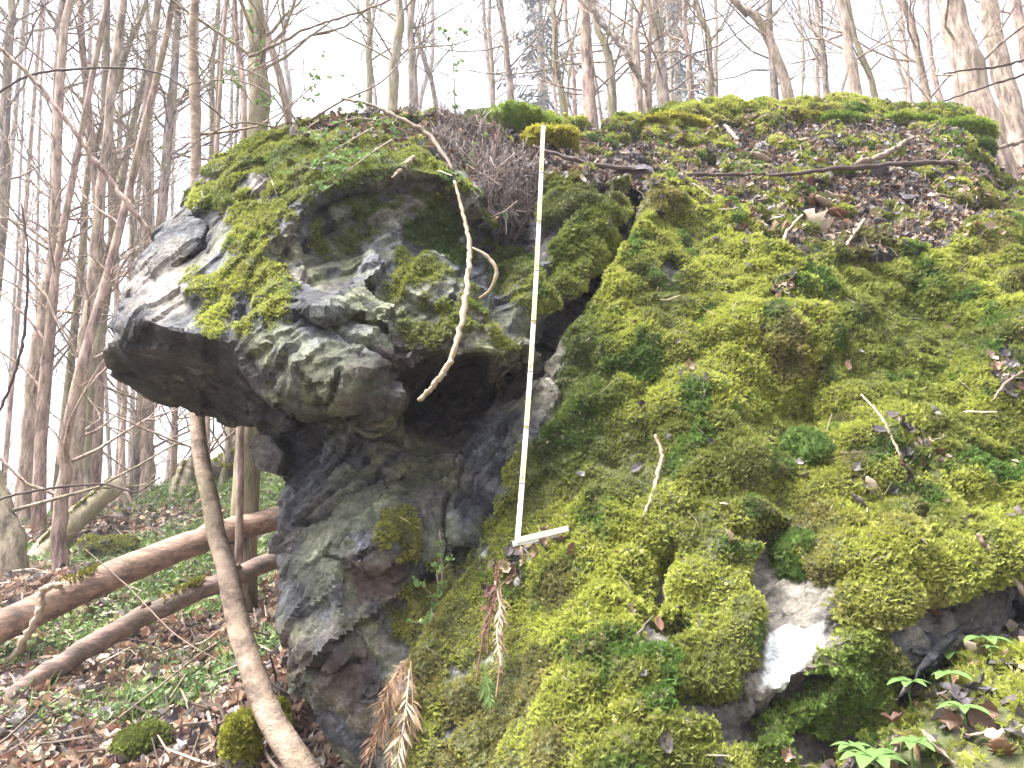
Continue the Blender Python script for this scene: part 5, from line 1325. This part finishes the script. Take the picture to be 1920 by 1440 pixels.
for i, a in enumerate([('large brown dead leaf standing at the foot of the moss', 1640, 1335, 72, 'leaf_brown', (1.2, .2, .3)), ('dark folded dead leaf behind the low green plant', 1665, 1330, 60, 'dead_dark', (1.3, -.3, 1.2)), ('pale curled dead leaf under the bare slab', 1830, 1235, 60, 'leaf_pale', (.9, .2, 1.9)),
          ('grey dead leaf at the right edge under the slanting stick', 1900, 1185, 56, 'leaf_pale', (.8, -.3, .7)), ('brown leaf lying at the bottom right corner', 1880, 1410, 60, 'leaf_brown', (.6, .2, 2.5)), ('tan leaf between the plants at the bottom', 1750, 1400, 56, 'leaf_pale', (.7, .1, .9)),
          ('wet black leaf right of the widest plant', 1800, 1310, 52, 'leaf_black', (.6, .1, .2))]):
    lab, u, v, sz, mt, rot = a
    z = None
    for Yt in np.arange(1.4, 2.8, .01):
        p = at(u, v, float(Yt))
        if gz(p.x, p.y) > p.z: break
    dead_leaf(lab, u, v, float(Yt) - .04, sz, mt, rot, i % 2 == 0, 600 + i, .9)

# ---- mossy stones on the left slope
def mossy_stone(label, u, v, Y, wpx, hpx, seed, tint=(0.32, 0.32, 0.05)):
    k = Y / FPX; c = at(u, v, Y); c.z = min(c.z, gz(c.x, c.y) + .05) - (.035 if seed in (3, 4, 6) else 0)
    V, F = hull([Vector((random.Random(seed * 50 + i).gauss(0, 1), random.Random(seed * 50 + i + 900).gauss(0, .8), random.Random(seed * 50 + i + 1800).gauss(0, 1))).normalized() for i in range(26)])
    me = mesh_py('mossy_stone', V, F); b_ = bmesh.new(); b_.from_mesh(me); bmesh.ops.triangulate(b_, faces=b_.faces); bmesh.ops.subdivide_edges(b_, edges=b_.edges, cuts=5, use_grid_fill=True, smooth=.4)
    P = np.array([tuple(v.co) for v in b_.verts]); P = P * (1 + .30 * vnoise(P, .8, seed) + .15 * vnoise(P, .35, seed + 2))[:, None]
    for vtx, p in zip(b_.verts, P): vtx.co = (p[0] * wpx * k / 2, p[1] * wpx * k / 2, p[2] * hpx * k / 2)
    b_.normal_update(); b_.to_mesh(me); b_.free()
    P, N_ = rock_arrays(me); w_ = smooth(N_[:, 2] + .9 * fbm(P, .10, 3, seed), -.1, .35); z_ = np.zeros(len(P)); attr(me, 'tone', rock_tone(P, z_, z_, z_, w_, {'algae': z_, 'rust': z_, 'pale': z_, 'dark': z_}))
    o = link('mossy_stone', me, M['rock'], None, True); o.location = c; tag(o, label, 'stone')
    r2 = np.random.default_rng(seed); P, N_, _ = sample_mesh(me, w_, 2600, r2); ax = N_ + np.array([0, 0, -.3]) + r2.normal(0, .4, P.shape)
    tn = np.array([tint]) * np.exp(r2.normal(0, .3, len(P)))[:, None]
    scatter('moss_cover', P, euler_from_axis(ax, r2.random(len(P)) * 6.283), .022 + .014 * r2.random(len(P)), tn, moss_src, parent=o)
for a in [('tall yellow mossed stone behind the foot of the sapling', 452, 1395, 2.75, 70, 170, 1), ('yellow mossed stone between sapling and column', 520, 1300, 2.95, 50, 90, 2), ('low mossed stone in the litter left of the sapling', 275, 1375, 3.05, 90, 56, 3, (0.15, 0.18, 0.04)),
          ('mossed boulder on the crest behind the thick log', 205, 985, 6.3, 120, 70, 5, (0.2, 0.2, 0.05)), ('mossed boulder on the crest near the neck of the rock', 440, 870, 7.6, 90, 60, 7)]:
    mossy_stone(*a)

# ------------------------------------------------------------------ damp air
hz = mesh_py('haze', [(x, y, z) for z in (-24, 34) for y in (-100, 108) for x in (-104, 104)], [(0, 2, 3, 1), (4, 5, 7, 6), (0, 1, 5, 4), (2, 6, 7, 3), (0, 4, 6, 2), (1, 3, 7, 5)])
haze = link('haze', hz); tag(haze, kind='stuff')
hm = bpy.data.materials.new('haze_air'); hm.use_nodes = True; hm.node_tree.nodes.clear()
ho = hm.node_tree.nodes.new('ShaderNodeOutputMaterial'); hv = hm.node_tree.nodes.new('ShaderNodeVolumePrincipled')
hv.inputs['Color'].default_value = (0.91, 0.89, 1.0, 1); hv.inputs['Density'].default_value = 0.0035; hv.inputs['Anisotropy'].default_value = 0.2
hm.node_tree.links.new(hv.outputs[0], ho.inputs['Volume'])
hz.materials.append(hm)
